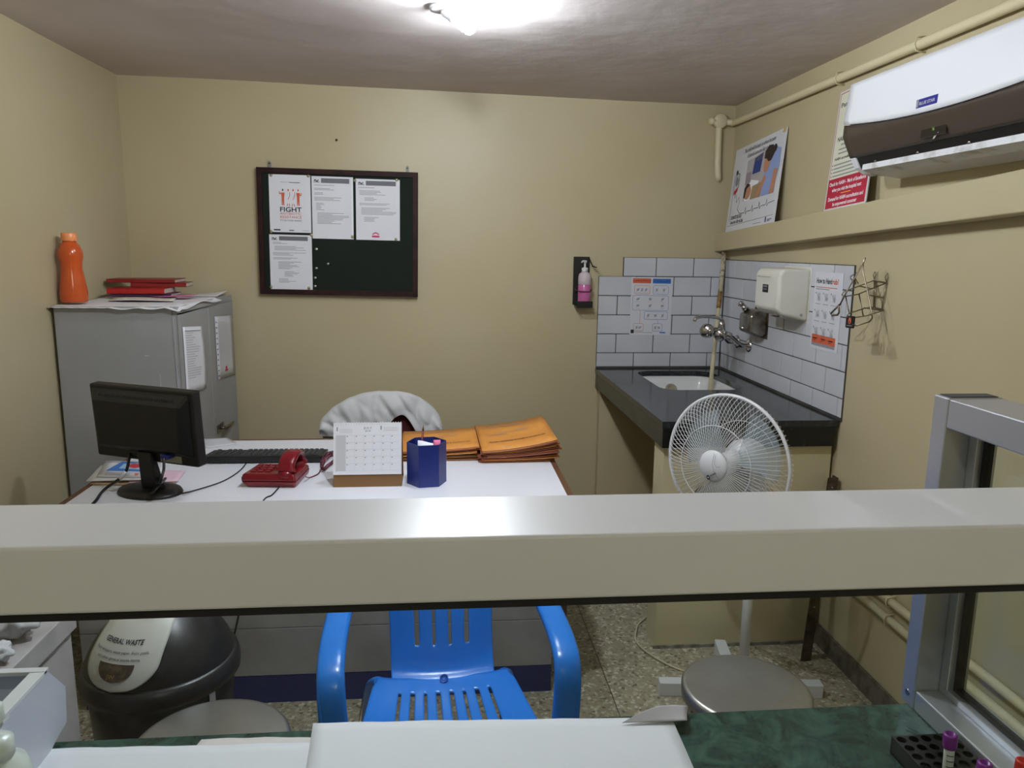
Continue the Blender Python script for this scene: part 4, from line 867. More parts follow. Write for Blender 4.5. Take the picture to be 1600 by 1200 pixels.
# ------------------------------------------------------------------ envelopes
M_ENV = [mat('manila_a', (214, 146, 66), .65, var=(6, (204, 136, 58), .4, .6)), mat('manila_b', (188, 112, 54), .65), mat('manila_c', (120, 62, 42), .65), mat('kraft_grey', (112, 92, 70), .7)]
rn = random.Random(21)
def env_fn(x0, y0, w, d, rz, z, tilt, sag):
    c, s_ = math.cos(rz), math.sin(rz)
    def f(u, v):
        a, b = (u-.5)*w, (v-.5)*d
        return V(x0+w/2+a*c-b*s_, y0+d/2+a*s_+b*c, z+tilt*u**1.8+sag*math.sin(PI*u)*.0+.006*v)
    return f
def pile(n, x0, y0, w, d, dz, z0, label_top, label_rest, grp, tlt, rz0):
    for i in range(n):
        top = i == n-1
        rz = rz0 if top else rz0+rn.uniform(-.035, .035); dx = 0 if top else rn.uniform(-.014, .014); dy = 0 if top else rn.uniform(-.012, .012)
        f = env_fn(x0+dx, y0+dy, w, d, rz, z0+dz*i, tlt*(i+.6)/n, 0)
        m = M_ENV[0] if (top or i in (2, n-4)) else (M_ENV[3] if (i in (1, 3) and x0 < 0) else M_ENV[2 if i % 3 else 1])
        t = thing('envelope', label_top if top else label_rest, 'envelope', f(.5, .5), group=grp)
        MB().grid(f, 10, 4).build('envelope_body', m, t, solid=dz*.72)
        fl = lambda u, v, f=f: f(u, .965+.035*v)+V(0, 0, dz*.42+.0006)
        MB().grid(lambda u, v: f(u, v*.03)+V(0, -.002*v, dz*.4), 8, 1).build('flap_edge', M_ENV[2], t, solid=.0008)
        if top:
            s = Sheet(fn=lambda a, b, l=0, f=f: f(a, b)+V(0, 0, dz*.36+l)); s0_ = s
            L = 'HOSPITAL & MEDICAL RESEARCH CENTRE'
            s.text(M_DARKINK, L, .48, .33, .05, .70, 'C', True, flip=True)
            for k in range(3): s.rect(M_DARKINK, .845+.018*k, .30, .012, .028)
            s.rect(M_GREYINK, .12, .86, .62, .012); s.rect(M_GREYINK, .3, .62, .42, .01); s.rect(M_GREYINK, .12, .56, .3, .01); s.rect(M_GREYINK, .55, .67, .2, .01); s.rect(M_GREYINK, .3, .12, .1, .01)
            s.emit(t, {M_DARKINK: 'lettering'})
pile(9, -.16, 2.825, .30, .31, .0040, DESK+.004, 'top orange envelope of the left pile, half behind the pen holder', 'manila envelope under the top one in the left pile', 'left pile of envelopes', .016, .02)
pile(12, .146, 2.785, .29, .41, .0037, DESK+.004, 'top orange envelope of the right pile at the desk edge', 'manila envelope under the top one in the right pile', 'right pile of envelopes', .042, .03)

# ------------------------------------------------------------------ loose papers on the desk
def desk_paper(name, label, pts, z, m, curl=0):
    a, b, c, d = [oz(*p, z) for p in pts]
    return tag(MB().grid(lambda u, v: (a.lerp(b, u)).lerp(d.lerp(c, u), v)+V(0, 0, curl*u*(1-v)+curl*.5*(1-u)*v), 8, 8).build(name, m, solid=.0009), label, 'paper')
desk_paper('paper_sheet', 'pale sheet lying along the desk back edge beside the cupboard', ((322, 700), (372, 693), (355, 684), (305, 686)), DESK+.002, M_FILM)
desk_paper('magazine', 'bottom booklet of the paper pile left of the monitor', ((140, 757), (272, 758), (285, 737), (168, 733)), DESK+.003, mat('tan_paper', (176, 150, 120), .7))
desk_paper('paper_sheet', 'pink edged form under the monitor screen', ((200, 755), (278, 752), (290, 736), (215, 734)), DESK+.006, mat('pinkish_paper', (222, 190, 206), .7))
p_ = desk_paper('paper_sheet', 'typed white form on the pile left of the monitor', ((134, 752), (250, 752), (262, 728), (158, 728)), DESK+.009, M_PAPER, .006)
a, b, c, d = [oz(*p, DESK+.014) for p in ((150, 745), (248, 747), (252, 722), (166, 722))]
O = a; t = thing('leaflet', 'glossy leaflet with a blue and red picture on top of the paper pile', 'leaflet', O)
lf = lambda u, v: (a.lerp(b, u)).lerp(d.lerp(c, u), v)+V(0, 0, .006*(1-u)*v)
MB().grid(lf, 6, 6).build('sheet', M_FILM, t, solid=.001); s = Sheet(fn=lambda u, v, l=0: lf(u, v)+V(0, 0, l))
s.shape(M_BLUEINK, [(.1, .35), (.7, .35), (.75, .9), (.3, .95)], .0012); s.shape(mat('sky_ink', (150, 190, 220), .6), [(.3, .5), (.68, .45), (.6, .85), (.35, .8)], .0016); s.disc(M_REDINK, .55, .68, .11, .14, l=.002); s.rect(M_ORANGE, .6, .12, .06, .12, .0012)
for k in range(3): s.rect(M_GREYINK, .12, .1+.07*k, .4, .02, .0012)
s.emit(t)

# ================================================================== chair behind the desk with a white cloth over its back
t = thing('office_chair', 'maroon cushioned chair behind the desk, mostly under a white cloth', 'chair', (-.28, 3.56, 0))
M_MAROON = mat('maroon_fabric', (74, 20, 24), .85, bump=(150, .2, .002)); ccx, cyb = -.285, 3.66
def back_out(x):      # height of the backrest outline
    k = min(1, abs(x)/.265); return .50+.375*(1-k**2.6)**.5
def bk(u, v):
    x = (-.262+.524*u); z0 = .46; z = z0+(back_out(x)-z0)*v
    return V(ccx+x, cyb+.012+.05*((z-.46)/.45)-.03*(1-(x/.27)**2), z)
MB().grid(bk, 20, 12).build('backrest', M_MAROON, t, solid=.05, sub=1)
MB().prism(rrect(-.24, .24, -.23, .22, .08, 5), (ccx, cyb-.27, .40), (1, 0, 0), (0, 1, 0), (0, 0, 1), 0, .075).build('seat', M_MAROON, t, bevel=.02)
for sx in (-1, 1):
    MB().tube(smooth_path([(ccx+sx*.16, cyb+.01, .55), (ccx+sx*.18, cyb+.03, .40), (ccx+sx*.2, cyb+.05, .2), (ccx+sx*.21, cyb+.06, 0)], 5), .013, 10).build('leg', M_STEEL, t)
    MB().tube([(ccx+sx*.2, cyb-.44, .40), (ccx+sx*.21, cyb-.45, 0)], .013, 10).build('leg', M_STEEL, t)
OUTL = [(-.590, .75), (-.584, .775), (-.53, .828), (-.452, .876), (-.38, .902), (-.298, .913), (-.22, .910), (-.158, .899), (-.105, .877), (-.065, .848), (-.03, .81), (-.009, .776), (.003, .72)]
def outl(x):
    if x <= OUTL[0][0]: return OUTL[0][1]
    for (a, za), (b, zb) in zip(OUTL, OUTL[1:]):
        if x <= b: return za+(zb-za)*(x-a)/(b-a)
    return OUTL[-1][1]
def cloth(u, v):       # over the backrest: v 0 front hem, .5 top, 1 rear hem
    x = -.590+.593*u; top = outl(x)
    q = (x+.20)/.085; hem = .69+.11*math.cos(q*PI/2) if abs(q) < 1 else .69-.02*mnoise.noise(V(x*6, 1, 1))
    yb = cyb+.04; c_ = 1-((x+.293)/.3)**2
    if v < .5:
        k = v/.5; z = hem+(max(top, hem+.01)-hem)*k; y = yb-.066+.034*k**3-.02*c_
    else:
        k = (v-.5)/.5; z = top-(top-.55)*k; y = yb-.03+.05*min(1, k*6)
    fold = .009*math.sin((x+.19)*38*(.5+.9*(1-v)))*max(0, 1-abs(v-.22)*3)+.012*mnoise.noise(V(x*9, z*9, 2))+.010*mnoise.noise(V(x*24+z*16, z*10, 7))
    return V(x, y-abs(fold)*1.6, z+fold*.22)
tag(MB().grid(cloth, 60, 44).build('white_cloth', mat('white_cotton', (206, 206, 208), .9), solid=.002, sub=1), 'rumpled white cloth draped over the chair back behind the desk', 'cloth')

# ================================================================== blue plastic armchair in front of the desk
BC = V(.005, 1.87, 0); t = thing('plastic_armchair', 'bright blue slatted plastic armchair with its back to the desk', 'chair', BC)
def seat_fn(u, v):   # v 0 rear .. 1 front
    hw = .185+.055*v if v > .08 else .178+.09*v
    x = (u-.5)*2*hw; y = 1.945-.44*v
    return V(.005+x, y, .418+.012*v-.018*math.sin(PI*u)*math.sin(PI*min(1, v*1.1))+.012*abs(2*u-1)**3)
def seat_skip(u, v):
    if not .14 < v < .80: return False
    k = (u-.5)*10.6+4.5-.5; f = (u-.14)/.72*8
    return 0 < f < 8 and .36 < (f % 1) < .64
MB().grid(seat_fn, 96, 40, seat_skip).build('seat', M_BLUECH, t, solid=.007)
MB().grid(lambda u, v: seat_fn(u, 1)+V(0, -.002-.012*math.sin(v*PI/2), -.045*v), 30, 5).build('seat_apron', M_BLUECH, t, solid=.006)
for sx in (0, 1): MB().grid(lambda u, v: seat_fn(sx, .06+.94*u)+V((.004 if sx else -.004)*v, 0, -.04*v), 20, 4).build('seat_side', M_BLUECH, t, solid=.006)
def back_fn(u, v):
    hw = .143+.012*v*v+.03*max(0, v-.55)
    x = (u-.5)*2*hw; q = smooth_path([(0, 1.925, .413), (0, 1.968, .432), (0, 2.005, .49), (0, 2.045, .58), (0, 2.085, .70), (0, 2.115, .83)], 10)
    i = min(int(v*50), 49); p = q[i].lerp(q[i+1], v*50-i)
    return V(.005+x, p.y-.03*(1-(x/.17)**2)*min(1, v*3)+.02*min(1, v*3), p.z)
def back_skip(u, v):
    if not .40 < v < .92: return False
    f = (u-.18)/.64*4
    return 0 < f < 4 and .38 < (f % 1) < .62
MB().grid(back_fn, 64, 50, back_skip).build('backrest', M_BLUECH, t, solid=.007)
c = back_fn(.5, .14); MB().lathe([(.012, 0), (.012, .002), (.009, .002), (.009, .0005), (0, .0005)], V(.005, 1.925, .4275), 20, V(0, -.6, .8)).build('moulded_mark', mat('blue_mark', (22, 90, 190), .3), t)
for sx in (-1, 1):
    k0 = V(.005, 0, 0)
    path = smooth_path([V(sx*.16, 2.13, .735), V(sx*.22, 2.06, .70), V(sx*.265, 1.93, .668), V(sx*.276, 1.78, .657), V(sx*.277, 1.67, .645), V(sx*.275, 1.618, .615), V(sx*.27, 1.60, .54), V(sx*.262, 1.592, .42), V(sx*.262, 1.577, .25), V(sx*.275, 1.545, .0)], 7)
    MB().tube([p+k0 for p in path], 1, 16, flat=(.032, .014, 3.2), side=(1, 0, 0)).build('armrest', M_BLUECH, t)
    MB().tube([p+k0+V(sx*.026, .006, -.012) for p in path[6:]], 1, 10, flat=(.006, .022, 3), side=(1, 0, 0)).build('arm_rib', M_BLUECH, t)
    MB().tube([V(sx*.225, 1.60, .40)+k0, V(sx*.255, 1.595, .42)+k0, V(sx*.28, 1.59, .44)+k0], 1, 10, flat=(.04, .02, 3), up=(0, 0, 1)).build('arm_bracket', M_BLUECH, t)
    MB().tube(smooth_path([V(sx*.165, 1.93, .41), V(sx*.19, 1.99, .36), V(sx*.205, 2.06, .2), V(sx*.22, 2.13, 0)], 6), 1, 12, flat=(.03, .016, 3), up=(sx*.6, -.6, 0)).build('rear_leg', M_BLUECH, t)

t.rotation_euler = (0, 0, .06)

# ================================================================== waste bin
BX, BY, BZ = -.722, 1.872, .555
t = thing('waste_bin', 'black dome lidded waste bin with a white GENERAL WASTE flap', 'bin', (BX, BY, 0))
M_BIN = mat('bin_black', (30, 30, 33), .34, var=(7, (40, 40, 43), .4, .65))
MB().lathe([(.135, 0), (.145, .01), (.172, .46), (.176, .53)], (BX, BY, 0), 44).build('bin_body', M_BIN, t)
MB().lathe([(.178, .505), (.19, .512), (.192, .535), (.186, .556), (.178, .562)], (BX, BY, 0), 44).build('lid_rim', M_BIN, t)
DH = .175
def dome(g, k):       # k 0 rim .. 1 apex
    r = .178*(1-k**1.6)**.7
    return V(BX+r*math.cos(g), BY+r*math.sin(g), BZ+DH*k)
MB().grid(lambda u, v: dome(2*PI*u, 1-(1-v)**1.5), 44, 20).build('dome_lid', M_BIN, t)
gc = -PI/2-.30     # flap faces the counter, a little to the left
def flapfn(a, b, l=0):      # a along width (m), b height (m above the flap foot)
    k = .04+b*4.3; r = .178*(1-k**1.6)**.7; p = dome(gc+a/max(r, .075), k); n = V((p.x-BX)/.178, (p.y-BY)/.178, .35+.65*k).normalized(); return p+n*(.005+l)
def flap_grid(u, v):
    b = .205*v; k = min(1, b/.075); hw = .098*math.sqrt(max(0.0, 1-(1-k)**2)); return flapfn((u-.5)*2*hw, b)
MB().grid(flap_grid, 20, 34).build('swing_flap', mat('flap_white', (212, 212, 204), .4, var=(9, (178, 172, 160), .55, .75)), t, solid=.004)
s = Sheet(fn=flapfn); mt = mat('flap_badge', (74, 62, 52), .5, var=(60, (110, 92, 72), .45, .6))
def badge(u, v):
    b = .026+.048*v; k = min(1, (b-.026)/.04); hw = .045*math.sqrt(max(0, 1-(1-k)**2)); return flapfn((u-.5)*2*hw, b, .0035)
MB().grid(badge, 12, 12).build('flap_badge', mt, t)
for k, tx in enumerate(('GENERAL WASTE', 'Paper wrappers, waste paper, fruits peels,', 'and other general waste items.')):
    s.text(M_DARKINK, tx, -.003, .114-.016*k+(.006 if k == 0 else 0), (.016, .0105, .0105)[k], (.10, .142, .115)[k], 'C', k == 0, l=.0036)
s.text(mat('gold_ink', (170, 130, 80), .5), 'JW', -.004, .036, .016, .02, 'C', True, l=.0045); s.emit(t, {M_DARKINK: 'lettering', MATS['gold_ink']: 'emblem'})
MB().tube(smooth_path([(BX+.172*math.cos(g), BY+.172*math.sin(g), .43) for g in [-1.35+.5*i/6 for i in range(7)]], 3), .0012, 5).build('paint_streak', M_PALEINK, t)
tag(MB().grid(lambda u, v: V(BX+.1785*math.cos(-.62+.1*u)+.001, BY+.1785*math.sin(-.62+.1*u), .42+.09*v), 4, 4).build('bin_sticker', M_PAPER, t, solid=.0008), None)

# ================================================================== steel stools
def stool(label, c, z, r, rz):
    t = thing('steel_stool', label, 'stool', c, rz, group='round steel stools')
    C = Vector(c)
    MB().lathe([(0, z), (r-.012, z), (r-.004, z-.002), (r, z-.008), (r, z-.030), (r-.004, z-.034), (r-.008, z-.034)], C, 48).build('seat', mat('worn_steel', (184, 182, 178), .34, metal=.85, var=(4, (160, 156, 152), .35, .7)), t)
    for k in range(4):
        g = PI/4+k*PI/2+rz; d = V(math.cos(g), math.sin(g), 0)
        MB().tube([C+d*(r-.035)+V(0, 0, z-.02), C+d*(r+.015)+V(0, 0, .0)], .011, 10).build('leg', M_STEEL, t)
        MB().lathe([(.014, 0), (.014, .02), (.011, .022)], C+d*(r+.0145), 12).build('foot_cap', M_GASK, t)
    MB().tube([C+V(math.cos(2*PI*k/28), math.sin(2*PI*k/28), 0)*(r+.0)+V(0, 0, .15) for k in range(28)], .007, 8, True).build('foot_ring', M_STEEL, t)
stool('round steel stool beside the fan, right of the blue chair', (.738, 1.635, 0), .55, .155, .2)
stool('round steel stool in front of the waste bin', (-.497, 1.515, 0), .55, .165, .5)

# ================================================================== pedestal fan
FO = V(1.098, 2.50, 0); t = thing('pedestal_fan', 'white pedestal fan standing before the sink pier', 'fan', FO)
M_FAN = mat('fan_white', (218, 219, 222), .35)
for p, q in (((.785, 2.475), (1.375, 2.415)), ((1.02, 2.20), (1.115, 2.745))):
    P, Q = V(*p, .026), V(*q, .026); d = (Q-P).normalized(); n = V(-d.y, d.x, 0)
    MB().obox((P+Q)/2, d, n, V(0, 0, 1), (Q-P).length/2, .022, .026).build('base_bar', M_FAN, t, bevel=.003)
MB().lathe([(.05, .052), (.046, .066), (.026, .085), (.022, .1)], (FO.x-.005, FO.y-.04, 0), 24).build('pole_socket', M_FAN, t)
pp = V(FO.x-.005, FO.y-.04, 0)
MB().tube([pp+V(0, 0, .06), pp+V(0, 0, .62)], .0175, 18).build('lower_pole', M_FAN, t); MB().tube([pp+V(0, 0, .6), pp+V(0, 0, .82)], .012, 16).build('upper_pole', M_CHROME, t)
MB().lathe([(.02, .60), (.024, .605), (.024, .65), (.018, .655)], pp, 20).build('height_collar', M_FAN, t)
AX = V(-.80, -.60, .04).normalized(); FC = V(.972, 2.44, .882)      # axis towards the viewer's left; centre of the grille plane
B1 = AX.cross(V(0, 0, 1)).normalized(); B2 = B1.cross(AX).normalized()
def fp(r, g, d): return FC+AX*d+(B1*math.cos(g)+B2*math.sin(g))*r
MB().lathe([(.02, -.20), (.05, -.19), (.066, -.15), (.068, -.10), (.055, -.07), (.02, -.06)], FC, 32, AX).build('motor_housing', M_FAN, t)
MB().box((pp.x-.03, pp.y-.025, .76), (pp.x+.03, pp.y+.03, .86)).build('neck_block', M_FAN, t, bevel=.01)
MB().lathe([(.035, -.055), (.038, -.02), (.03, .01), (0, .014)], FC, 28, AX).build('blade_hub', M_FAN, t)
RO = .232
def cage(name, prof, n, r):
    b = MB()
    for k in range(n):
        g = 2*PI*k/n; b.tube([fp(a, g+tw, d) for a, d, tw in prof], r, 4, caps=False)
    return b.build(name, M_FAN, t)
cage('front_grille', [(.046, .078, 0), (.08, .078, .03), (.12, .072, .06), (.16, .060, .09), (.195, .044, .11), (.218, .024, .12), (RO, .0, .12)], 84, .0011)
cage('rear_grille', [(.07, -.095, 0), (.12, -.095, 0), (.17, -.085, 0), (.205, -.065, 0), (.224, -.04, 0), (RO, -.005, 0)], 84, .0010)
for nm, R_, d, r in (('outer_ring', RO+.001, 0, .0062), ('inner_ring', .135, .0705, .0016), ('inner_ring', .135, -.094, .0016)):
    MB().tube([fp(R_, 2*PI*k/64, d) for k in range(64)], r, 8, True).build(nm, M_FAN, t)
for k in range(3):
    g0 = 2*PI*k/3+.5
    def bl(u, v):
        g = g0+(u-.5)*(1.25+.25*v); return fp(.03+.165*v-.012*(2*u-1)**2*v, g, -.03+.040*(u-.5)*(1-.35*v))
    MB().grid(bl, 12, 10).build('fan_blade', mat('blade_plastic', (176, 190, 196), .2, spec=.5, alpha=.3), t, solid=.002)
MB().lathe([(.052, .070), (.053, .080), (.048, .086), (.0, .090)], FC, 40, AX).build('hub_badge', M_FAN, t)
hU = AX.cross(V(0, 0, 1)).normalized()*-1; hU = V(0, 0, 1).cross(AX).normalized(); hV = AX.cross(hU).normalized()
rot = .62; u2 = hU*math.cos(rot)+hV*math.sin(rot); v2 = -hU*math.sin(rot)+hV*math.cos(rot)
s = Sheet(FC+AX*.0895, u2, v2)
s.text(M_DARKINK, 'orient', -.022, -.030, .012, .026, bold=True, l=.0006); s.text(M_GREYINK, 'electric', -.020, -.037, .007, .018, l=.0006); s.disc(M_DARKINK, -.031, -.028, .0062, .008, l=.0006); s.disc(M_WHITEINK, -.031, -.028, .002, .003, l=.0009)
s.emit(t, {M_DARKINK: 'lettering'})
s = Sheet(FC+AX*.0895, hU, hV); s.line(M_GREYINK, [(.006, .044), (.002, .01), (.012, -.02), (.034, -.04)], .0012, .0006); s.line(M_GREYINK, [(.012, .042), (.010, .01), (.02, .0), (.034, .006)], .0012, .0006); s.emit(t)
tag(MB().tube(smooth_path([(1.02, 2.52, .02), (.90, 2.62, .006), (.82, 2.74, .006), (.795, 2.84, .006), (.82, 2.93, .006), (.85, 2.99, .006), (.95, 3.1, .006)], 8), .0042, 8).build('fan_cable', mat('beige_cable', (196, 186, 156), .5)), 'beige power cable looping on the floor round the sink pier', 'cable')
tag(MB().tube(smooth_path([oy(380, 920, 2.508), oy(372, 965, 2.508), oy(362, 1010, 2.508), oy(352, 1055, 2.500)], 8), .003, 6).build('hanging_cable', M_BLACK), 'black cable hanging down the grey desk front beside the bin', 'cable')

# ================================================================== white side table at the left
t = thing('side_table', 'white laminate side table beyond the left end of the counter', 'side table', (-1.18, 1.36, 0))
M_WLAM = mat('offwhite_laminate', (190, 184, 184), .5, var=(7, (168, 160, 158), .45, .7))
SX1, SY0, SY1, SZ = -.818, 1.09, 1.66, .80
MB().box((XL+.03, SY0, SZ-.05), (SX1, SY1, SZ)).build('table_top', M_WLAM, t, bevel=.002)
MB().box((SX1-.03, SY0+.02, 0), (SX1-.012, SY1-.006, SZ-.05)).build('end_panel', M_WLAM, t)
MB().box((XL+.04, SY0+.02, 0), (XL+.058, SY1-.006, SZ-.05)).build('end_panel', M_WLAM, t)
MB().box((XL+.058, SY1-.024, .1), (SX1-.03, SY1-.006, SZ-.05)).build('rear_panel', M_WLAM, t)
MB().box((SX1-.012, SY0+.1, .5), (SX1-.004, SY1-.08, .62)).build('drawer_front', M_WLAM, t, bevel=.002)
rn = random.Random(5)
for k, (x, y, r, lab) in enumerate(((-.875, 1.53, .045, 'larger crumpled white cotton wad on the side table'), (-.855, 1.43, .026, 'smaller cotton wad at the near side of the side table'), (-.95, 1.48, .04, 'cotton wad farthest left on the side table'))):
    b = MB().grid(lambda u, v: (lambda d: V(x, y, SZ+r*.80)+d*(r*(1+.55*mnoise.noise(d*2.4+V(k, 0, 0))+.2*mnoise.noise(d*6))))(V(math.sin(PI*v)*math.cos(2*PI*u), math.sin(PI*v)*math.sin(2*PI*u), math.cos(PI*v)*.62)), 24, 14)
    tag(b.build('cotton_wad', mat('cotton', (206, 206, 210), .95)), lab, 'cotton', 'cotton wads on the side table')

# ================================================================== marble counter and glass partition
ZT, CFY = .90, 1.028
t = thing('service_counter', 'green marble service counter nearest the viewer', 'counter', (-.35, .7, 0))
MB().prism([(-1.45, .36), (.83, .36), (.83, CFY-.02), (.79, CFY), (-1.45, CFY)], (0, 0, 0), (1, 0, 0), (0, 1, 0), (0, 0, 1), ZT-.03, ZT).build('marble_top', M_MARB, t, bevel=.003)
M_CB = mat('counter_base', (170, 162, 140), .6)
MB().box((-1.43, .40, 0), (.80, .42, ZT-.03)).build('front_panel', M_CB, t); MB().box((-1.43, .42, 0), (-1.41, .96, ZT-.03)).build('end_panel', M_CB, t); MB().box((.78, .42, 0), (.80, .96, ZT-.03)).build('end_panel', M_CB, t)
MB().box((-.32, .42, 0), (-.30, .9, ZT-.03)).build('divider', M_CB, t)
# front frame: rail with glass below
RT = 1.395; y0, y1 = .5165, .608; RB = 1.345
t = thing('counter_screen', 'wide aluminium rail with glass below, nearest the viewer across the counter', 'partition', (-.3, .56, ZT))
M_RAIL = mat('rail_enamel', (206, 208, 210), .3, metal=.0, coat=.3, var=(3, (198, 200, 203), .4, .65))
MB().box((-1.43, y0, RB), (.815, y1, RT)).build('top_rail', M_RAIL, t, bevel=.0025, seg=3)
MB().box((-1.43, .522, RB-.0075), (.73, .556, RB)).build('gasket', M_GASK, t)
MB().box((-1.39, .536, ZT+.028), (.727, .542, RB-.004)).build('glass_pane', M_GASS, t)
MB().box((-1.43, y0, ZT), (.727, y1, ZT+.03)).build('bottom_rail', M_RAIL, t, bevel=.002)
MB().box((-1.43, y0, ZT+.03), (-1.39, y1, RB)).build('end_post', M_RAIL, t, bevel=.002)
MB().box((.73, y0, ZT), (.815, y1, RB)).build('corner_post', M_RAIL, t, bevel=.002)
# side frame
t = thing('side_screen', 'lower aluminium framed glass side screen at the right end of the counter', 'partition', (.77, .83, ZT))
a0, a1, b0, b1 = .727, .812, .609, 1.042
MB().box((a0, 1.010, ZT), (a1, b1, RT-.001)).build('end_post', M_ALU, t, bevel=.002)
MB().box((a0+.001, b0, RT-.045), (a1, 1.0095, RT-.002)).build('top_rail', M_ALU, t, bevel=.002)
MB().box((a0+.001, b0, ZT), (a1, 1.0095, ZT+.032)).build('bottom_rail', M_ALU, t, bevel=.002)
gx = .782
MB().box((gx-.016, b0, ZT+.032), (gx+.016, 1.0095, ZT+.042)).build('glazing_bead', M_ALU, t, bevel=.001); MB().box((gx-.016, .992, ZT+.042), (gx+.016, 1.0095, RT-.045)).build('glazing_bead', M_ALU, t, bevel=.001)
for a, b in (((gx-.006, b0, ZT+.042), (gx+.006, .992, ZT+.047)), ((gx-.006, .985, ZT+.047), (gx+.006, .992, RT-.05)), ((gx-.006, b0, RT-.052), (gx+.006, .992, RT-.045))): MB().box(a, b).build('gasket', M_GASK, t)
MB().box((gx-.0025, b0, ZT+.045), (gx+.0025, .988, RT-.048)).build('glass_pane', M_GASS, t)
MB().box((a0+.006, 1.013, RT-.0008), (a1-.006, b1-.004, RT+.0003)).build('open_end_shade', mat('hollow_shade', (60, 60, 62), .8), t)  # dark plate on the solid post: shade of a hollow end as colour
for z in (ZT+.02, ): MB().cyl((a0-.001, 1.026, z), (a0+.001, 1.026, z), .005, 10).build('screw', M_STEEL, t)

# papers on the counter
def cpaper(label, pts, z, m, wav=.002, fold=None):
    a, b, c, d = [V(*p, z) for p in pts]
    def f(u, v):
        p = (a.lerp(b, u)).lerp(d.lerp(c, u), v); return p+V(0, .004*mnoise.noise(V(u*7, 3, v*.5)), wav*(1+mnoise.noise(V(p.x*6, p.y*6, 2))))
    return tag(MB().grid(f, 26, 16).build('paper_sheet', m, solid=.0007), label, 'paper')
cpaper('white sheet on the marble left of the big sheet, by the pump bottle', ((-.60, .70), (-.10, .70), (-.13, .988), (-.555, 1.003)), ZT+.0035, M_PAPER, .0015)
cpaper('cream underlying sheet peeking out behind the big white sheet', ((-.40, .78), (-.05, .78), (-.05, 1.0), (-.345, 1.014)), ZT+.0005, mat('cream_sheet', (214, 206, 204), .8), .001)
cpaper('largest white sheet across the middle of the marble counter', ((-.168, .70), (.33, .70), (.340, 1.005), (-.19, 1.026)), ZT+.0085, M_PAPER, .002)
tag(MB().grid(lambda u, v: V(.262, .992, ZT+.0125).lerp(V(.372, 1.03, ZT+.010).lerp(V(.358, .985, ZT+.0125), v), u)+V(0, 0, .012*math.sin(PI*u)*(1-v)+.004*v*u), 12, 8).build('paper_sheet', mat('grey_tissue', (176, 170, 172), .85), solid=.0008), 'turned up greyish paper corner behind the right end of the big sheet', 'paper')

# vial rack and vials
t = thing('vial_rack', 'black plastic vial rack beside the aluminium side screen', 'rack', (.675, .83, ZT))
rx0, px, ny_, nx_ = .632, .0182, 10, 5; ry1 = .915
mb = MB(); seg = 12
for i in range(nx_):
    for j in range(ny_):
        cx, cy = rx0+px*(i+.5), ry1-px*(j+.5)
        hole = [(cx+.0068*math.cos(2*PI*k/seg+PI/seg), cy+.0068*math.sin(2*PI*k/seg+PI/seg)) for k in range(seg)]
        b = ring_slab(hole, cx-px/2, cx+px/2, cy-px/2, cy+px/2, ZT+.022, ZT+.026); mb.add(b.v, b.f)
mb.build('top_plate', M_BLACK, t)
xe, ye_ = rx0+px*nx_, ry1-px*ny_
MB().box((rx0, ye_, ZT), (xe, ye_+.002, ZT+.022)).box((rx0, ry1-.002, ZT), (xe, ry1, ZT+.022)).box((rx0, ye_, ZT), (rx0+.002, ry1, ZT+.022)).box((xe-.002, ye_, ZT), (xe, ry1, ZT+.022)).box((rx0, ye_, ZT), (xe, ry1, ZT+.003)).build('rack_body', M_BLACK, t)
M_CLR = mat('tube_plastic', (196, 200, 198), .2, alpha=.6); M_VLAB = mat('vial_label', (198, 200, 192), .6); M_BLOOD = mat('blood', (92, 14, 18), .3)
def vial(label, i, j, capm, lean):
    b = V(rx0+px*(i+.5), ry1-px*(j+.5), ZT+.004); d = V(*lean, 1).normalized(); t = thing('blood_vial', label, 'vial', b, group='vials in the black rack')
    MB().lathe([(0, 0), (.004, .001), (.006, .006), (.006, .062)], b, 18, d).build('tube', M_CLR, t)
    MB().lathe([(.0062, .022), (.0063, .0222), (.0063, .060), (.0062, .0602)], b, 18, d, caps=False).build('label', M_VLAB, t)
    MB().lathe([(.006, .060), (.0082, .0605), (.0086, .062), (.0086, .078), (.0078, .080), (.0055, .080), (.005, .072), (0, .072)], b, 22, d).build('cap', capm, t)
    q = MB()
    for k in range(4): q.tube([b+d*(.028+.008*k)+V(.0064*math.cos(g), .0064*math.sin(g), 0) for g in [-2.6+.2*m_ for m_ in range(8)]], .0006, 4)
    q.build('label_print', M_DARKINK, t)
M_PCAP = mat('purple_cap', (118, 34, 130), .35); M_RCAP = mat('red_cap', (196, 44, 40), .35)
vial('purple capped blood vial standing tallest at the rack left side', 1, 4, M_PCAP, (-.02, .02))
vial('purple capped vial nearer the viewer in the black rack', 1, 7, M_PCAP, (.05, 0))
vial('red capped vial at the right edge of the black rack', 4, 7, M_RCAP, (.0, 0))

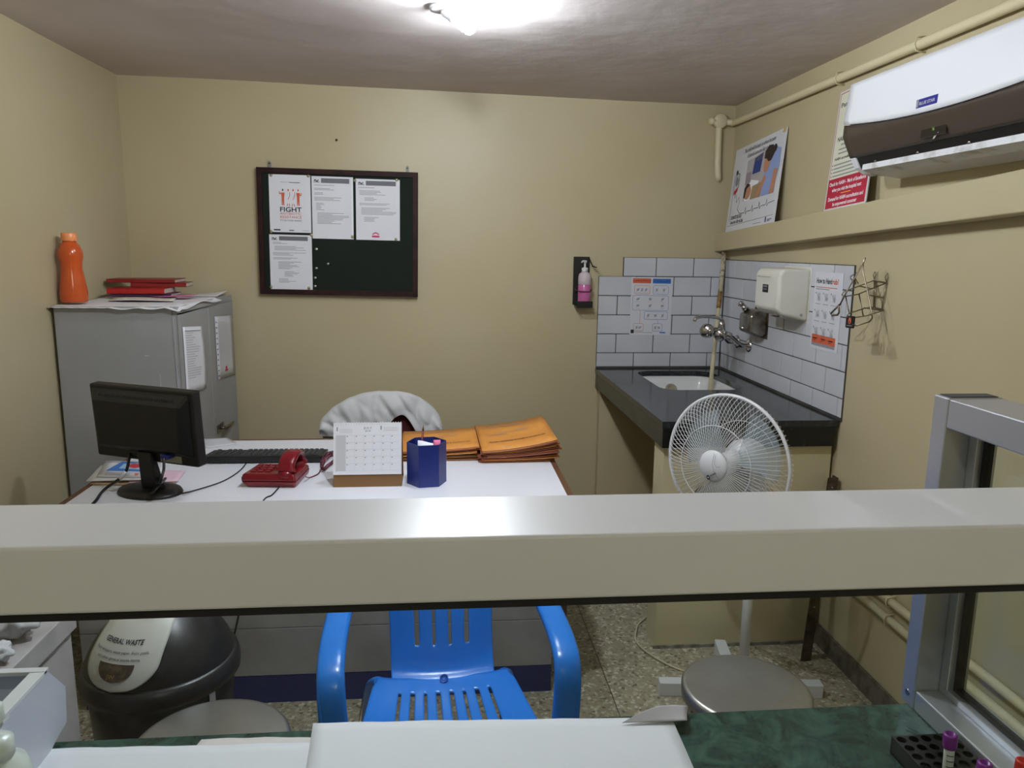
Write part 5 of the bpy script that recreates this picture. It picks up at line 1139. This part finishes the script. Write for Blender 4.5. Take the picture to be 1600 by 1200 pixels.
# white dispenser box and pump bottle at the left
O = V(-.60, .98, ZT); t = thing('white_carton', 'white open box with chamfered end at the left end of the counter', 'box', O)
M_CAR = mat('carton_white', (204, 208, 220), .35)
end = [(.930, .9015), (.985, .9015), (1.018, .912), (1.046, .918), (1.052, .970), (1.008, 1.022), (.905, 1.016), (.862, .985), (.862, .93)]
MB().prism([(a-1, b) for a, b in end], (-.542, 1, 0), (0, 1, 0), (0, 0, 1), (-1, 0, 0), 0, .003).build('end_panel', M_CAR, t)
MB().prism([(a-1, b) for a, b in end], (-.90, 1, 0), (0, 1, 0), (0, 0, 1), (-1, 0, 0), 0, .003).build('end_panel', M_CAR, t)
for (p, q) in zip(end, end[1:]+end[:1]):
    if p[1] > 1.01 and q[1] > 1.01: continue
    d = V(0, q[0]-p[0], q[1]-p[1]); n = V(1, 0, 0).cross(d).normalized()
    MB().prism([(0, 0), (.355, 0), (.355, d.length), (0, d.length)], V(-.900, p[0], p[1]), V(1, 0, 0), d.normalized(), n, -.001, .001).build('side_panel', M_CAR, t)
for a, b in (((-.56, .905, 1.0165), (-.541, 1.008, 1.0235)), ((-.9, 1.0, 1.0185), (-.541, 1.012, 1.0245)), ((-.9, .9, 1.012), (-.541, .915, 1.0175))):
    MB().box(a, b).build('rim_strip', M_WHITE, t, bevel=.001)
O = V(-.486, .79, ZT); t = thing('pump_bottle', 'white pump bottle at the bottom left corner of the counter', 'bottle', O)
M_PUMP = mat('pump_white', (214, 220, 214), .3)
MB().lathe([(0, .001), (.030, 0), (.032, .004), (.032, .125), (.028, .138), (.016, .146), (.015, .15)], O, 32).build('bottle_body', M_PUMP, t)
MB().lathe([(.018, .148), (.018, .166), (.013, .17), (.006, .172), (.006, .19)], O, 24).build('pump_collar', M_PUMP, t)
MB().lathe([(.010, .188), (.012, .19), (.012, .206), (.009, .209), (0, .209)], O, 20).tube(smooth_path([O+V(-.005, 0, .202), O+V(-.03, -.01, .204), O+V(-.04, -.015, .196)], 4), .005, 8).build('pump_head', M_PUMP, t)
